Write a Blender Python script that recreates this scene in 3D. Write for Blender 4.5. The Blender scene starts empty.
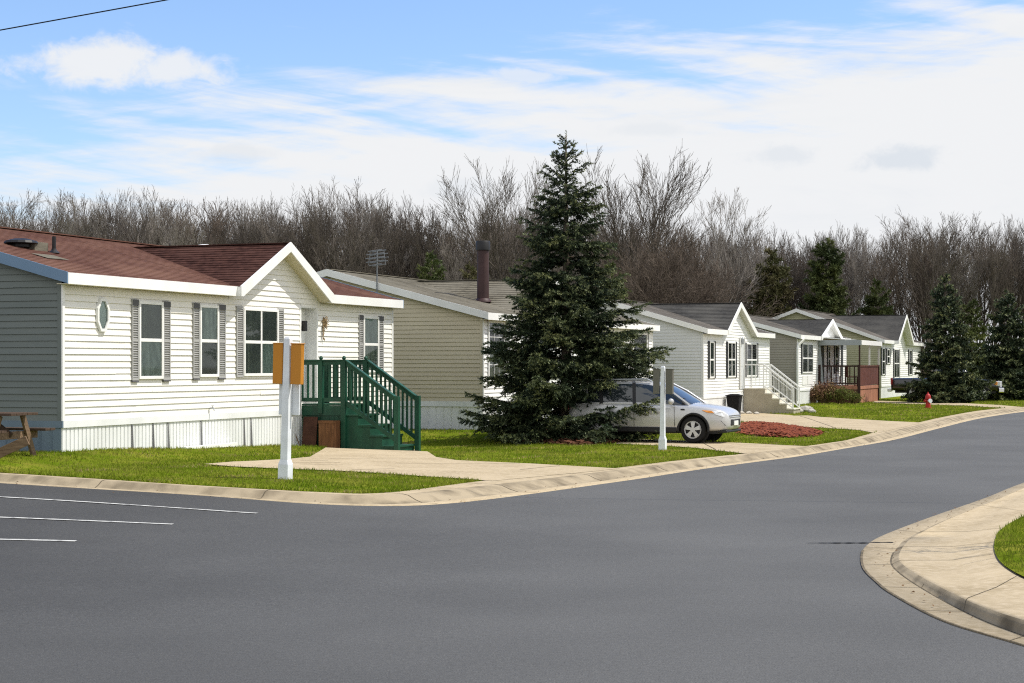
import bpy, bmesh, math, random
import numpy as np
from mathutils import Vector, Matrix, Quaternion
R = math.radians
PI = math.pi
scene = bpy.context.scene
COL = scene.collection
F = 1750.0      # focal length in photo pixels
HC = 1.9        # camera height above the street
CXP, HOR = 512.0, 365.0
TH = math.atan2(1750.0, 663.0)          # direction of the house fronts
DT = Vector((math.cos(TH), math.sin(TH)))   # along the fronts, away from the camera
DS = Vector((math.sin(TH), -math.cos(TH)))  # out of the fronts, towards the street

def sstep(a, b, x):
    t = min(1.0, max(0.0, (x - a) / (b - a)))
    return t * t * (3 - 2 * t)

# ---------------------------------------------------------------- ground heights
def street_z(x, y):
    return 0.21 * sstep(1.0, -8.0, x) * sstep(12.0, 24.0, y)

PADS = []   # (corner, length, [(t, ground height, reach towards the street)...])
def lawn_z(x, y):
    zs = street_z(x, y) + 0.10
    best = 0.0
    for c, L, prof in PADS:
        dx, dy = x - c[0], y - c[1]
        t = dx * DT.x + dy * DT.y
        s = dx * DS.x + dy * DS.y
        ft = sstep(-4.5, -1.0, t) if prof[0][1] < 0.4 else 1.0
        ft *= 1.0 - sstep(L + 0.5, L + 4.0, t)
        z, fall = prof[-1][1:]
        if t <= prof[0][0]:
            z, fall = prof[0][1:]
        else:
            for (ta, za, fa), (tb, zb, fb) in zip(prof, prof[1:]):
                if ta <= t <= tb:
                    k = sstep(ta, tb, t)
                    z = za + (zb - za) * k; fall = fa + (fb - fa) * k
                    break
        d = (z - zs) * ft * (1.0 - sstep(0.15 if z > .1 else 2.3, fall, s))
        if abs(d) > abs(best): best = d
    return zs + best

def unproj(px, py, zf):
    """point where the sight line of a photo pixel meets a height function"""
    y = F * HC / (py - HOR)
    for _ in range(60):
        x = (px - CXP) / F * y
        yn = F * (HC - zf(x, y)) / (py - HOR)
        y = 0.5 * y + 0.5 * yn
    return Vector(((px - CXP) / F * y, y))

def st(px, py, off=0.0):
    return unproj(px, py, lambda x, y: street_z(x, y) + off)

def lw(px, py):
    return unproj(px, py, lawn_z)

# ---------------------------------------------------------------- mesh builder
class MB:
    def __init__(self):
        self.v, self.f, self.m = [], [], []
    def add(self, verts, faces, mat=0):
        n = len(self.v)
        self.v.extend([tuple(p) for p in verts])
        for f in faces:
            self.f.append(tuple(i + n for i in f)); self.m.append(mat)
        return self
    def box(self, x0, y0, z0, x1, y1, z1, mat=0):
        x0, x1 = min(x0, x1), max(x0, x1); y0, y1 = min(y0, y1), max(y0, y1); z0, z1 = min(z0, z1), max(z0, z1)
        v = [(x0,y0,z0),(x1,y0,z0),(x1,y1,z0),(x0,y1,z0),(x0,y0,z1),(x1,y0,z1),(x1,y1,z1),(x0,y1,z1)]
        return self.add(v, [(0,3,2,1),(4,5,6,7),(0,1,5,4),(1,2,6,5),(2,3,7,6),(3,0,4,7)], mat)
    def bar(self, a, b, w, h, up=(0,0,1), mat=0):
        """rectangular bar from a to b; w sideways, h along up"""
        a, b, up = Vector(a), Vector(b), Vector(up)
        d = (b - a).normalized()
        sd = d.cross(up)
        if sd.length < 1e-4: sd = d.cross(Vector((1,0,0)))
        sd.normalize(); u = sd.cross(d).normalized()
        v = []
        for p in (a, b):
            for i, j in ((-1,-1),(1,-1),(1,1),(-1,1)):
                v.append(p + sd * (i * w / 2) + u * (j * h / 2))
        return self.add(v, [(0,1,2,3),(7,6,5,4),(0,4,5,1),(1,5,6,2),(2,6,7,3),(3,7,4,0)], mat)
    def tube(self, pts, rad, n=8, mat=0, cap=True):
        pts = [Vector(p) for p in pts]
        if not hasattr(rad, '__len__'): rad = [rad] * len(pts)
        base = len(self.v); ref = None
        for i, p in enumerate(pts):
            d = (pts[min(i+1, len(pts)-1)] - pts[max(i-1, 0)]).normalized()
            if ref is None or abs(d.dot(ref)) > 0.98:
                ref = Vector((1,0,0)) if abs(d.x) < 0.8 else Vector((0,1,0))
            u = d.cross(ref).normalized(); w = d.cross(u)
            for k in range(n):
                a = 2 * PI * k / n
                self.v.append(tuple(p + (u * math.cos(a) + w * math.sin(a)) * rad[i]))
        for i in range(len(pts) - 1):
            for k in range(n):
                k2 = (k + 1) % n
                self.f.append((base+i*n+k, base+i*n+k2, base+(i+1)*n+k2, base+(i+1)*n+k)); self.m.append(mat)
        if cap:
            self.f.append(tuple(base + k for k in range(n))[::-1]); self.m.append(mat)
            e = base + (len(pts)-1)*n
            self.f.append(tuple(e + k for k in range(n))); self.m.append(mat)
        return self
    def lathe(self, prof, n=16, c=(0,0,0), axis='z', mat=0, cap=True):
        base = len(self.v)
        for r, h in prof:
            for k in range(n):
                a = 2*PI*k/n
                if axis == 'z': p = (c[0]+r*math.cos(a), c[1]+r*math.sin(a), c[2]+h)
                elif axis == 'y': p = (c[0]+r*math.cos(a), c[1]+h, c[2]+r*math.sin(a))
                else: p = (c[0]+h, c[1]+r*math.cos(a), c[2]+r*math.sin(a))
                self.v.append(p)
        for i in range(len(prof)-1):
            for k in range(n):
                k2 = (k+1) % n
                self.f.append((base+i*n+k, base+i*n+k2, base+(i+1)*n+k2, base+(i+1)*n+k)); self.m.append(mat)
        if not cap: return self
        self.f.append(tuple(base+k for k in range(n))[::-1]); self.m.append(mat)
        e = base+(len(prof)-1)*n
        self.f.append(tuple(e+k for k in range(n))); self.m.append(mat)
        return self
    def prism(self, poly, o, a, b, thick, mat=0):
        """polygon in the (a,b) plane at o, pushed along a x b by thick"""
        o, a, b = Vector(o), Vector(a), Vector(b)
        n = a.cross(b).normalized() * thick
        k = len(poly)
        v = [o + a*p[0] + b*p[1] for p in poly] + [o + a*p[0] + b*p[1] + n for p in poly]
        f = [tuple(range(k))[::-1], tuple(range(k, 2*k))] + [(i, (i+1)%k, k+(i+1)%k, k+i) for i in range(k)]
        return self.add(v, f, mat)
    def build(self, name, mats, parent=None, smooth=False, bevel=0.0, recalc=False, angle=None):
        me = bpy.data.meshes.new(name)
        me.from_pydata(self.v, [], self.f)
        if not isinstance(mats, (list, tuple)): mats = [mats]
        for m in mats: me.materials.append(m)
        if len(mats) > 1: me.polygons.foreach_set('material_index', self.m)
        if recalc:
            bm = bmesh.new(); bm.from_mesh(me)
            bmesh.ops.recalc_face_normals(bm, faces=bm.faces); bm.to_mesh(me); bm.free()
        if smooth or angle:
            me.polygons.foreach_set('use_smooth', [True]*len(me.polygons))
            if angle: me.set_sharp_from_angle(angle=R(angle))
        me.update()
        o = bpy.data.objects.new(name, me); COL.objects.link(o)
        if parent: o.parent = parent
        if bevel:
            b = o.modifiers.new('bevel', 'BEVEL'); b.width = bevel; b.segments = 2; b.limit_method = 'ANGLE'; b.angle_limit = R(50)
        return o

def tag(o, label, cat, group=None, kind=None):
    o['label'] = label; o['category'] = cat
    if group: o['group'] = group
    if kind: o['kind'] = kind
    return o

def thing(name, label, cat, loc=(0,0,0), rz=0.0, group=None):
    o = bpy.data.objects.new(name, None); COL.objects.link(o)
    o.empty_display_size = 0.2
    o.location = loc; o.rotation_euler = (0, 0, rz)
    return tag(o, label, cat, group)

def copy_thing(o, loc, rz, label=None, scale=None):
    def cp(x, par):
        c = x.copy(); COL.objects.link(c)
        if par: c.parent = par
        for ch in list(x.children): cp(ch, c)
        return c
    c = cp(o, None)
    c.location = loc; c.rotation_euler = (0, 0, rz)
    if scale: c.scale = scale
    if label: c['label'] = label
    return c

def np_mesh(name, verts, faces, mat, parent=None, smooth=False):
    """verts Nx3 array, faces MxK array"""
    me = bpy.data.meshes.new(name)
    nv, nf, k = len(verts), len(faces), faces.shape[1]
    me.vertices.add(nv); me.vertices.foreach_set('co', np.ascontiguousarray(verts, dtype=np.float32).ravel())
    me.loops.add(nf*k); me.loops.foreach_set('vertex_index', np.ascontiguousarray(faces, dtype=np.int32).ravel())
    me.polygons.add(nf)
    me.polygons.foreach_set('loop_start', np.arange(0, nf*k, k, dtype=np.int32))
    me.polygons.foreach_set('loop_total', np.full(nf, k, dtype=np.int32))
    if smooth: me.polygons.foreach_set('use_smooth', np.ones(nf, dtype=bool))
    me.update(calc_edges=True)
    me.materials.append(mat)
    o = bpy.data.objects.new(name, me); COL.objects.link(o)
    if parent: o.parent = parent
    return o

# ---------------------------------------------------------------- materials
def nn(nt, t, **kw):
    n = nt.nodes.new(t)
    for k, v in kw.items():
        if hasattr(n, k): setattr(n, k, v)
        else: n.inputs[k].default_value = v
    return n

def c4(c): return (c[0], c[1], c[2], 1.0)

def mat(name, col, rough=0.7, spec=0.3, var=None, scale=3.0, detail=4.0, bump=0.0, bscale=60.0, metal=0.0,
        stretch=None, var2=None, scale2=0.4, coat=0.0, contrast=(0.35, 0.65), bdist=0.01, trans=0.0):
    """principled material; var = second colour mixed in by noise, var2 a third at larger scale"""
    m = bpy.data.materials.new(name); m.use_nodes = True
    nt = m.node_tree; bs = nt.nodes['Principled BSDF']
    bs.inputs['Roughness'].default_value = rough
    bs.inputs['Specular IOR Level'].default_value = spec
    bs.inputs['Metallic'].default_value = metal
    bs.inputs['Coat Weight'].default_value = coat
    bs.inputs['Base Color'].default_value = c4(col)
    tc = nn(nt, 'ShaderNodeTexCoord'); out = tc.outputs['Object']
    if stretch:
        mp = nn(nt, 'ShaderNodeMapping'); mp.inputs['Scale'].default_value = stretch
        nt.links.new(out, mp.inputs['Vector']); out = mp.outputs['Vector']
    last = None
    def noise_mix(prev, col_b, sc, lo, hi):
        n = nn(nt, 'ShaderNodeTexNoise'); n.inputs['Scale'].default_value = sc; n.inputs['Detail'].default_value = detail
        nt.links.new(out, n.inputs['Vector'])
        r = nn(nt, 'ShaderNodeMapRange'); r.inputs['From Min'].default_value = lo; r.inputs['From Max'].default_value = hi
        nt.links.new(n.outputs['Fac'], r.inputs['Value'])
        mx = nn(nt, 'ShaderNodeMix', data_type='RGBA')
        nt.links.new(r.outputs['Result'], mx.inputs['Factor'])
        mx.inputs[6].default_value = c4(col); mx.inputs[7].default_value = c4(col_b)
        if prev is not None: nt.links.new(prev, mx.inputs[6])
        return mx.outputs[2]
    if var: last = noise_mix(last, var, scale, *contrast)
    if var2: last = noise_mix(last, var2, scale2, 0.42, 0.68)
    if last is not None: nt.links.new(last, bs.inputs['Base Color'])
    if bump:
        n = nn(nt, 'ShaderNodeTexNoise'); n.inputs['Scale'].default_value = bscale; n.inputs['Detail'].default_value = 3
        nt.links.new(out, n.inputs['Vector'])
        b = nn(nt, 'ShaderNodeBump'); b.inputs['Strength'].default_value = bump; b.inputs['Distance'].default_value = bdist
        nt.links.new(n.outputs['Fac'], b.inputs['Height']); nt.links.new(b.outputs['Normal'], bs.inputs['Normal'])
    if trans:
        t = nn(nt, 'ShaderNodeBsdfTranslucent'); mx = nn(nt, 'ShaderNodeMixShader'); mx.inputs[0].default_value = trans
        o = nt.nodes['Material Output']
        if last is not None: nt.links.new(last, t.inputs['Color'])
        else: t.inputs['Color'].default_value = c4(col)
        nt.links.new(bs.outputs[0], mx.inputs[1]); nt.links.new(t.outputs[0], mx.inputs[2]); nt.links.new(mx.outputs[0], o.inputs['Surface'])
    return m

def glass_mat(name, tint=(0.75,0.82,0.8)):
    m = bpy.data.materials.new(name); m.use_nodes = True
    nt = m.node_tree; nt.nodes.remove(nt.nodes['Principled BSDF'])
    g = nn(nt, 'ShaderNodeBsdfGlossy'); g.inputs['Roughness'].default_value = 0.03
    t = nn(nt, 'ShaderNodeBsdfTransparent'); t.inputs['Color'].default_value = c4(tint)
    fr = nn(nt, 'ShaderNodeFresnel'); fr.inputs['IOR'].default_value = 1.5
    mx = nn(nt, 'ShaderNodeMixShader')
    nt.links.new(fr.outputs[0], mx.inputs[0]); nt.links.new(t.outputs[0], mx.inputs[1]); nt.links.new(g.outputs[0], mx.inputs[2])
    nt.links.new(mx.outputs[0], nt.nodes['Material Output'].inputs['Surface'])
    return m

M = {}
def asphalt_mat():
    m = mat('asphalt', (0.056,0.0595,0.063), 0.86, 0.28)
    nt = m.node_tree; bs = nt.nodes['Principled BSDF']; tc = nn(nt, 'ShaderNodeTexCoord')
    def noise(sc, det, rough=.55):
        n = nn(nt, 'ShaderNodeTexNoise'); n.inputs['Scale'].default_value = sc; n.inputs['Detail'].default_value = det; n.inputs['Roughness'].default_value = rough
        nt.links.new(tc.outputs['Object'], n.inputs['Vector']); return n.outputs['Fac']
    def mr(v, a, b, c, d):
        r = nn(nt, 'ShaderNodeMapRange'); 
        for k, x in zip(('From Min','From Max','To Min','To Max'), (a,b,c,d)): r.inputs[k].default_value = x
        nt.links.new(v, r.inputs['Value']); return r.outputs[0]
    def mul(a, b):
        n = nn(nt, 'ShaderNodeMath', operation='MULTIPLY'); nt.links.new(a, n.inputs[0]); nt.links.new(b, n.inputs[1]); return n.outputs[0]
    grain = mr(noise(85, 2, .7), .30, .72, .62, 1.42)
    coarse = mr(noise(22, 3), .35, .68, .90, 1.10)
    large = mr(noise(.30, 5), .32, .68, .86, 1.12)
    vo = nn(nt, 'ShaderNodeTexVoronoi'); vo.inputs['Scale'].default_value = 9; vo.inputs['Randomness'].default_value = 1; nt.links.new(tc.outputs['Object'], vo.inputs['Vector'])
    pit = mr(vo.outputs['Distance'], .05, .10, .55, 1.0)
    gate = mr(noise(1.3, 4), .55, .60, 1.0, 0.0)     # only here and there a dark pit
    pm = nn(nt, 'ShaderNodeMath', operation='MAXIMUM'); nt.links.new(pit, pm.inputs[0]); nt.links.new(gate, pm.inputs[1])
    # the parking bay at the left is newer, darker tarmac
    sx = nn(nt, 'ShaderNodeSeparateXYZ'); nt.links.new(tc.outputs['Object'], sx.inputs[0])
    edge = nn(nt, 'ShaderNodeMath', operation='MULTIPLY_ADD'); nt.links.new(noise(.5, 6), edge.inputs[0]); edge.inputs[1].default_value = 2.2; nt.links.new(sx.outputs[0], edge.inputs[2])
    bay = mr(edge.outputs[0], -4.2, 2.6, .60, 1.03)
    f = mul(mul(mul(grain, coarse), bay), mul(large, pm.outputs[0]))
    mx = nn(nt, 'ShaderNodeVectorMath', operation='SCALE'); mx.inputs[0].default_value = (0.087,0.0865,0.083); nt.links.new(f, mx.inputs['Scale'])
    nt.links.new(mx.outputs[0], bs.inputs['Base Color'])
    bp = nn(nt, 'ShaderNodeBump'); bp.inputs['Strength'].default_value = .5; bp.inputs['Distance'].default_value = .01
    nt.links.new(noise(70, 2), bp.inputs['Height']); nt.links.new(bp.outputs[0], bs.inputs['Normal'])
    return m
M['asphalt'] = asphalt_mat()
M['concrete'] = mat('concrete', (0.42,0.342,0.225), 0.92, 0.1, var=(0.32,0.255,0.16), scale=1.3, detail=10, var2=(0.45,0.37,0.255), scale2=14, bump=0.25, bscale=90, bdist=0.006)
M['joint'] = mat('concrete joint', (0.075,0.065,0.045), 0.95, 0.1, var=(0.16,0.13,0.09), scale=6)
M['curb'] = mat('kerb concrete', (0.34,0.28,0.19), 0.92, 0.1, var=(0.13,0.105,0.07), scale=2.2, detail=12, contrast=(0.42,0.72), bump=0.3, bscale=60, bdist=0.008)
M['paint_line'] = mat('worn white road paint', (0.52,0.52,0.49), 0.8, 0.2, var=(0.14,0.14,0.14), scale=11, detail=8, contrast=(0.46,0.72))
M['lawn'] = mat('mown lawn', (0.105,0.160,0.007), 0.97, 0.0, var=(0.20,0.195,0.03), scale=2.6, detail=10, var2=(0.075,0.115,0.006), scale2=0.7, bump=0.8, bscale=45, bdist=0.03)
M['blade'] = mat('grass blades', (0.155,0.213,0.011), 0.7, 0.06, var=(0.25,0.25,0.045), scale=1.8, detail=7, var2=(0.10,0.155,0.007), scale2=0.55, trans=0.3)
M['litter'] = mat('leaf litter', (0.13,0.10,0.065), 0.95, 0.05, var=(0.20,0.16,0.10), scale=1.5, detail=9, var2=(0.08,0.075,0.04), scale2=0.2, bump=0.5, bscale=12, bdist=0.05)
M['mulch'] = mat('red bark mulch', (0.27,0.078,0.04), 0.9, 0.1, var=(0.11,0.028,0.017), scale=9, bump=0.8, bscale=30, bdist=0.03)
M['mulch_dark'] = mat('old bark mulch', (0.085,0.04,0.025), 0.95, 0.1, var=(0.16,0.07,0.04), scale=7, bump=0.8, bscale=30, bdist=0.03)
# house finishes
M['cream'] = mat('cream vinyl siding', (0.80,0.78,0.725), 0.55, 0.3, var=(0.75,0.73,0.665), scale=0.9, detail=5, stretch=(1,1,3))
M['shaded_end'] = mat('sage grey siding', (0.142,0.162,0.152), 0.6, 0.25, var=(0.125,0.145,0.137), scale=0.8, stretch=(1,1,2.5))  # deep shade of the near end wall put into its siding colour
M['shaded_trim'] = mat('slate blue shaded trim', (0.15,0.235,0.34), 0.55, 0.3, var=(0.13,0.21,0.31), scale=2)  # shade on the end fascia put into its colour
M['shaded_skirt'] = mat('dark blue shaded skirting', (0.15,0.20,0.25), 0.6, 0.25, var=(0.125,0.17,0.215), scale=1.5, stretch=(1,1,.4))  # end belt and skirting, their shade put into the colour
M['white_trim'] = mat('white trim', (0.80,0.80,0.78), 0.5, 0.35, var=(0.74,0.74,0.71), scale=2.0, detail=5)
M['skirt_white'] = mat('white ribbed skirting', (0.78,0.79,0.79), 0.5, 0.35, var=(0.68,0.69,0.68), scale=1.5, detail=6, stretch=(1,1,0.4))
M['soffit'] = mat('cream soffit', (0.66,0.60,0.44), 0.7, 0.2)
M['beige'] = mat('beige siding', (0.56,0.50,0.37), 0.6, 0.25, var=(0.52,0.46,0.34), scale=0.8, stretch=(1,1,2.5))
M['white_siding'] = mat('white vinyl siding', (0.79,0.79,0.77), 0.55, 0.3, var=(0.73,0.73,0.70), scale=0.9, stretch=(1,1,3))
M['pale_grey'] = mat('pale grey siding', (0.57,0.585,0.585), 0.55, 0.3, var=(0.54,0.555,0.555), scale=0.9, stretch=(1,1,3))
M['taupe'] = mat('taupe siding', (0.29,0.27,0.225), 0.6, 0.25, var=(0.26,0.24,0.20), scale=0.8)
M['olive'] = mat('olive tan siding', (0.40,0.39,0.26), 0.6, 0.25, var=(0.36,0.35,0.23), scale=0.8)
def shingle(name, a, b, c): return mat(name, a, 0.95, 0.08, var=b, scale=7, detail=3, var2=c, scale2=0.8, bump=0.6, bscale=55, bdist=0.01, stretch=(1,1,3))
M['sh_brown'] = shingle('red brown shingles', (0.125,0.062,0.046), (0.085,0.040,0.030), (0.155,0.083,0.060))
M['sh_red'] = shingle('dark red shingles', (0.070,0.032,0.025), (0.034,0.015,0.012), (0.088,0.043,0.034))
M['sh_tan'] = shingle('weathered tan shingles', (0.165,0.15,0.115), (0.105,0.096,0.075), (0.195,0.18,0.145))
M['sh_grey'] = shingle('charcoal shingles', (0.068,0.066,0.062), (0.042,0.041,0.040), (0.088,0.085,0.078))
M['sh_mid'] = shingle('grey brown shingles', (0.125,0.112,0.095), (0.078,0.071,0.062), (0.15,0.137,0.12))
M['shutter'] = mat('grey shutter', (0.36,0.36,0.35), 0.6, 0.25)
M['shutter_end'] = mat('dark shutter edge', (0.10,0.10,0.105), 0.6, 0.2)
M['shutter_black'] = mat('charcoal shutter', (0.045,0.048,0.05), 0.6, 0.25)
M['room'] = mat('dark room behind glass', (0.03,0.034,0.032), 0.9, 0.1, var=(0.055,0.06,0.055), scale=1.2)
M['blind'] = mat('window blind', (0.50,0.56,0.53), 0.9, 0.1, var=(0.30,0.36,0.335), scale=5, stretch=(3,3,0.8), detail=3)
M['curtain'] = mat('pale curtain', (0.55,0.57,0.50), 0.9, 0.1, var=(0.22,0.26,0.225), scale=6, stretch=(2.5,2.5,0.25), detail=3)
M['screen'] = mat('insect screen', (0.17,0.18,0.175), 0.9, 0.1, var=(0.25,0.26,0.25), scale=2)
M['glass'] = glass_mat('window glass')
M['green'] = mat('dark green deck paint', (0.010,0.070,0.038), 0.5, 0.35, var=(0.006,0.043,0.024), scale=4, detail=6, stretch=(1,1,0.5))
M['post_white'] = mat('white painted post', (0.72,0.75,0.80), 0.6, 0.3, var=(0.62,0.64,0.67), scale=4)
M['amber'] = mat('amber brown board', (0.50,0.205,0.02), 0.55, 0.3, var=(0.42,0.165,0.016), scale=3, stretch=(1,1,0.3))
M['grey_board'] = mat('grey brown board', (0.13,0.125,0.105), 0.7, 0.2)
M['old_wood'] = mat('weathered wood', (0.22,0.15,0.095), 0.85, 0.15, var=(0.13,0.085,0.055), scale=6, stretch=(1,6,6), detail=6)
M['dark_wood'] = mat('dark stained wood', (0.055,0.036,0.025), 0.8, 0.2, var=(0.085,0.055,0.038), scale=5, stretch=(1,5,5))
M['rust'] = mat('rusty brown board', (0.082,0.036,0.023), 0.8, 0.2, var=(0.05,0.022,0.015), scale=4)
M['box_wood'] = mat('orange brown wood', (0.185,0.082,0.035), 0.7, 0.25, var=(0.11,0.047,0.02), scale=5, stretch=(4,4,0.6))
M['redwood'] = mat('redwood deck boards', (0.38,0.18,0.115), 0.7, 0.2, var=(0.29,0.135,0.085), scale=4, stretch=(1,1,0.3))
M['redbrown'] = mat('red brown deck stain', (0.125,0.048,0.035), 0.7, 0.25, var=(0.09,0.034,0.025), scale=4)
M['darkbrown'] = mat('dark brown railing', (0.032,0.014,0.011), 0.65, 0.25)
M['black'] = mat('black plastic', (0.012,0.012,0.013), 0.5, 0.35)
M['bin'] = mat('matt black bin plastic', (0.010,0.010,0.011), 0.8, 0.15)
M['soffit_white'] = mat('pale grey soffit', (0.60,0.60,0.57), 0.7, 0.2)
M['pipe'] = mat('maroon flue pipe', (0.052,0.026,0.025), 0.55, 0.3, var=(0.036,0.018,0.018), scale=3)
M['zinc'] = mat('galvanised metal', (0.42,0.44,0.46), 0.4, 0.4, metal=0.7)
M['stairs'] = mat('precast concrete steps', (0.40,0.36,0.28), 0.9, 0.15, var=(0.33,0.29,0.22), scale=2.5, detail=7)
M['stair_top'] = mat('pale step treads', (0.66,0.63,0.54), 0.9, 0.15, var=(0.55,0.52,0.44), scale=4)
M['awn_blue'] = mat('grey green awning edge', (0.27,0.29,0.295), 0.6, 0.25)
M['aerial'] = mat('dull aerial metal', (0.16,0.17,0.18), 0.6, 0.3)
M['silver'] = mat('silver car paint', (0.50,0.50,0.495), 0.32, 0.5, metal=0.3, coat=0.5)
M['truck'] = mat('black car paint', (0.010,0.010,0.011), 0.25, 0.5, coat=0.7)
M['car_glass'] = mat('car glass', (0.018,0.024,0.028), 0.04, 0.9)
M['rubber'] = mat('tyre rubber', (0.016,0.016,0.016), 0.85, 0.15)
M['alloy'] = mat('alloy rim', (0.55,0.55,0.56), 0.35, 0.5, metal=0.6)
M['chrome'] = mat('chrome', (0.75,0.76,0.78), 0.15, 0.5, metal=1.0)
M['lamp_clear'] = mat('clear lamp lens', (0.62,0.64,0.66), 0.12, 0.6)
M['lamp_amber'] = mat('amber lens', (0.75,0.28,0.03), 0.2, 0.5)
M['lamp_red'] = mat('red tail lens', (0.33,0.015,0.012), 0.2, 0.5)
M['hydrant'] = mat('red hydrant paint', (0.42,0.018,0.015), 0.5, 0.35, var=(0.30,0.012,0.010), scale=8)
M['stone'] = mat('pale field stone', (0.50,0.47,0.42), 0.9, 0.15, var=(0.24,0.22,0.19), scale=7)
M['bark'] = mat('grey brown bark', (0.16,0.13,0.105), 0.95, 0.05, var=(0.10,0.08,0.062), scale=6, stretch=(1,1,0.25))
M['twig_a'] = mat('grey twig bark', (0.145,0.125,0.105), 0.95, 0.05, var=(0.07,0.059,0.05), scale=0.8)
M['twig_b'] = mat('brown twig bark', (0.15,0.121,0.097), 0.95, 0.05, var=(0.08,0.063,0.05), scale=0.8)
M['twig_c'] = mat('pale grey twig bark', (0.27,0.245,0.22), 0.95, 0.05, var=(0.14,0.122,0.105), scale=0.8)
M['needle'] = mat('spruce needles', (0.026,0.040,0.020), 0.6, 0.15, var=(0.042,0.056,0.026), scale=3.5, detail=5, var2=(0.018,0.031,0.019), scale2=0.9)
M['needle_lit'] = mat('sunlit spruce tips', (0.120,0.150,0.068), 0.55, 0.2, var=(0.23,0.24,0.10), scale=2.5, detail=5, var2=(0.060,0.090,0.055), scale2=1.1)  # sunlight on the outer boughs put into a lighter needle colour
M['needle_b'] = mat('pine needles', (0.062,0.088,0.028), 0.65, 0.2, var=(0.125,0.14,0.042), scale=0.9, detail=5, var2=(0.02,0.032,0.012), scale2=0.4, trans=0.12)
M['cedar'] = mat('dull green brown cedar foliage', (0.075,0.082,0.03), 0.7, 0.15, var=(0.11,0.095,0.045), scale=0.9, detail=5, trans=0.12)
M['shrub_red'] = mat('red brown shrub twigs', (0.16,0.085,0.06), 0.9, 0.1, var=(0.20,0.15,0.06), scale=1.5)
M['leaf'] = mat('spring leaves', (0.12,0.135,0.03), 0.7, 0.15, var=(0.075,0.095,0.02), scale=3, trans=0.3)
M['frosted'] = mat('frosted pale glass backing', (0.68,0.74,0.72), 0.8, 0.2)
M['dry'] = mat('dry straw coloured grass', (0.36,0.29,0.13), 0.9, 0.05, var=(0.24,0.18,0.08), scale=3, trans=0.2)
M['dead_leaf'] = mat('dead leaves', (0.16,0.09,0.045), 0.9, 0.05, var=(0.09,0.05,0.025), scale=3)
M['trunk_pale'] = mat('pale grey bark', (0.30,0.27,0.235), 0.95, 0.05, var=(0.17,0.15,0.125), scale=1.2, stretch=(1,1,.3))
M['wire'] = mat('black cable', (0.012,0.012,0.012), 0.7, 0.2)
M['pole'] = mat('weathered pole wood', (0.17,0.13,0.10), 0.9, 0.1, var=(0.11,0.085,0.065), scale=5, stretch=(3,3,0.3))
M['straw'] = mat('dried wreath', (0.36,0.26,0.14), 0.9, 0.1, var=(0.16,0.11,0.06), scale=20)
# ---------------------------------------------------------------- house corners (front left corner, in the plan)
def pt_at(px, y): return Vector(((px - CXP) / F * y, y))
HC1, HC2, HC3, HC4, HC5 = pt_at(62, 29.2), pt_at(483, 46.0), pt_at(703, 64.0), pt_at(797, 78.0), pt_at(881, 93.5)
def front_len(c, pxl, pxr): return c.y * ((1175 - pxl) / (1175 - pxr) - 1) / DT.y
L1, L2, L3, L4, L5 = front_len(HC1,62,392), front_len(HC2,483,652), front_len(HC3,703,769), front_len(HC4,797,846), front_len(HC5,881,920)
PADS += [(HC1, L1, [(0,.45,1.35),(7.0,.26,1.6),(8.7,-.02,4.6),(13,.02,4.6)]), (HC2, L2, [(0,.19,4.0),(20,.19,4.0)]), (HC3, L3, [(0,.05,5.0),(3,-.02,6.0),(12,-.02,6.0)]),
         (HC4, L4, [(0,.12,4.5),(20,.12,4.5)]), (HC5, L5, [(0,.12,4.5),(20,.12,4.5)])]

def drape(name, poly, zf, material, step=0.7, kind='structure', label='', cat='', off=0.0, near=None):
    bm = bmesh.new()
    vs = [bm.verts.new((p[0], p[1], 0)) for p in poly]
    bm.faces.new(vs)
    bmesh.ops.triangulate(bm, faces=bm.faces[:])
    xs = [p[0] for p in poly]; ys = [p[1] for p in poly]
    for lo, hi, no in ((min(xs), max(xs), (1,0,0)), (min(ys), max(ys), (0,1,0))):
        k = math.ceil(lo / step)
        while k * step < hi:
            c = k * step
            if near is None or near[0 if no[0] else 2] <= c <= near[1 if no[0] else 3] or k % 8 == 0:
                g = bm.verts[:] + bm.edges[:] + bm.faces[:]
                bmesh.ops.bisect_plane(bm, geom=g, plane_co=(c*no[0], c*no[1], 0), plane_no=no, dist=1e-5)
            k += 1
    for v in bm.verts: v.co.z = zf(v.co.x, v.co.y) + off
    bmesh.ops.recalc_face_normals(bm, faces=bm.faces[:])
    for f in bm.faces:
        if f.normal.z < 0: f.normal_flip()
        f.smooth = True
    me = bpy.data.meshes.new(name); bm.to_mesh(me); bm.free()
    me.materials.append(material)
    o = bpy.data.objects.new(name, me); COL.objects.link(o)
    return tag(o, label, cat, kind=kind)

def dense(pts, n=4):
    """Catmull-Rom through the points"""
    out = []
    for i in range(len(pts)-1):
        p0, p1, p2, p3 = pts[max(i-1,0)], pts[i], pts[i+1], pts[min(i+2, len(pts)-1)]
        for k in range(n):
            t = k / n
            out.append(0.5*((2*p1) + (p2-p0)*t + (2*p0-5*p1+4*p2-p3)*t*t + (3*p1-p0-3*p2+p3)*t*t*t))
    out.append(pts[-1])
    return out

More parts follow.
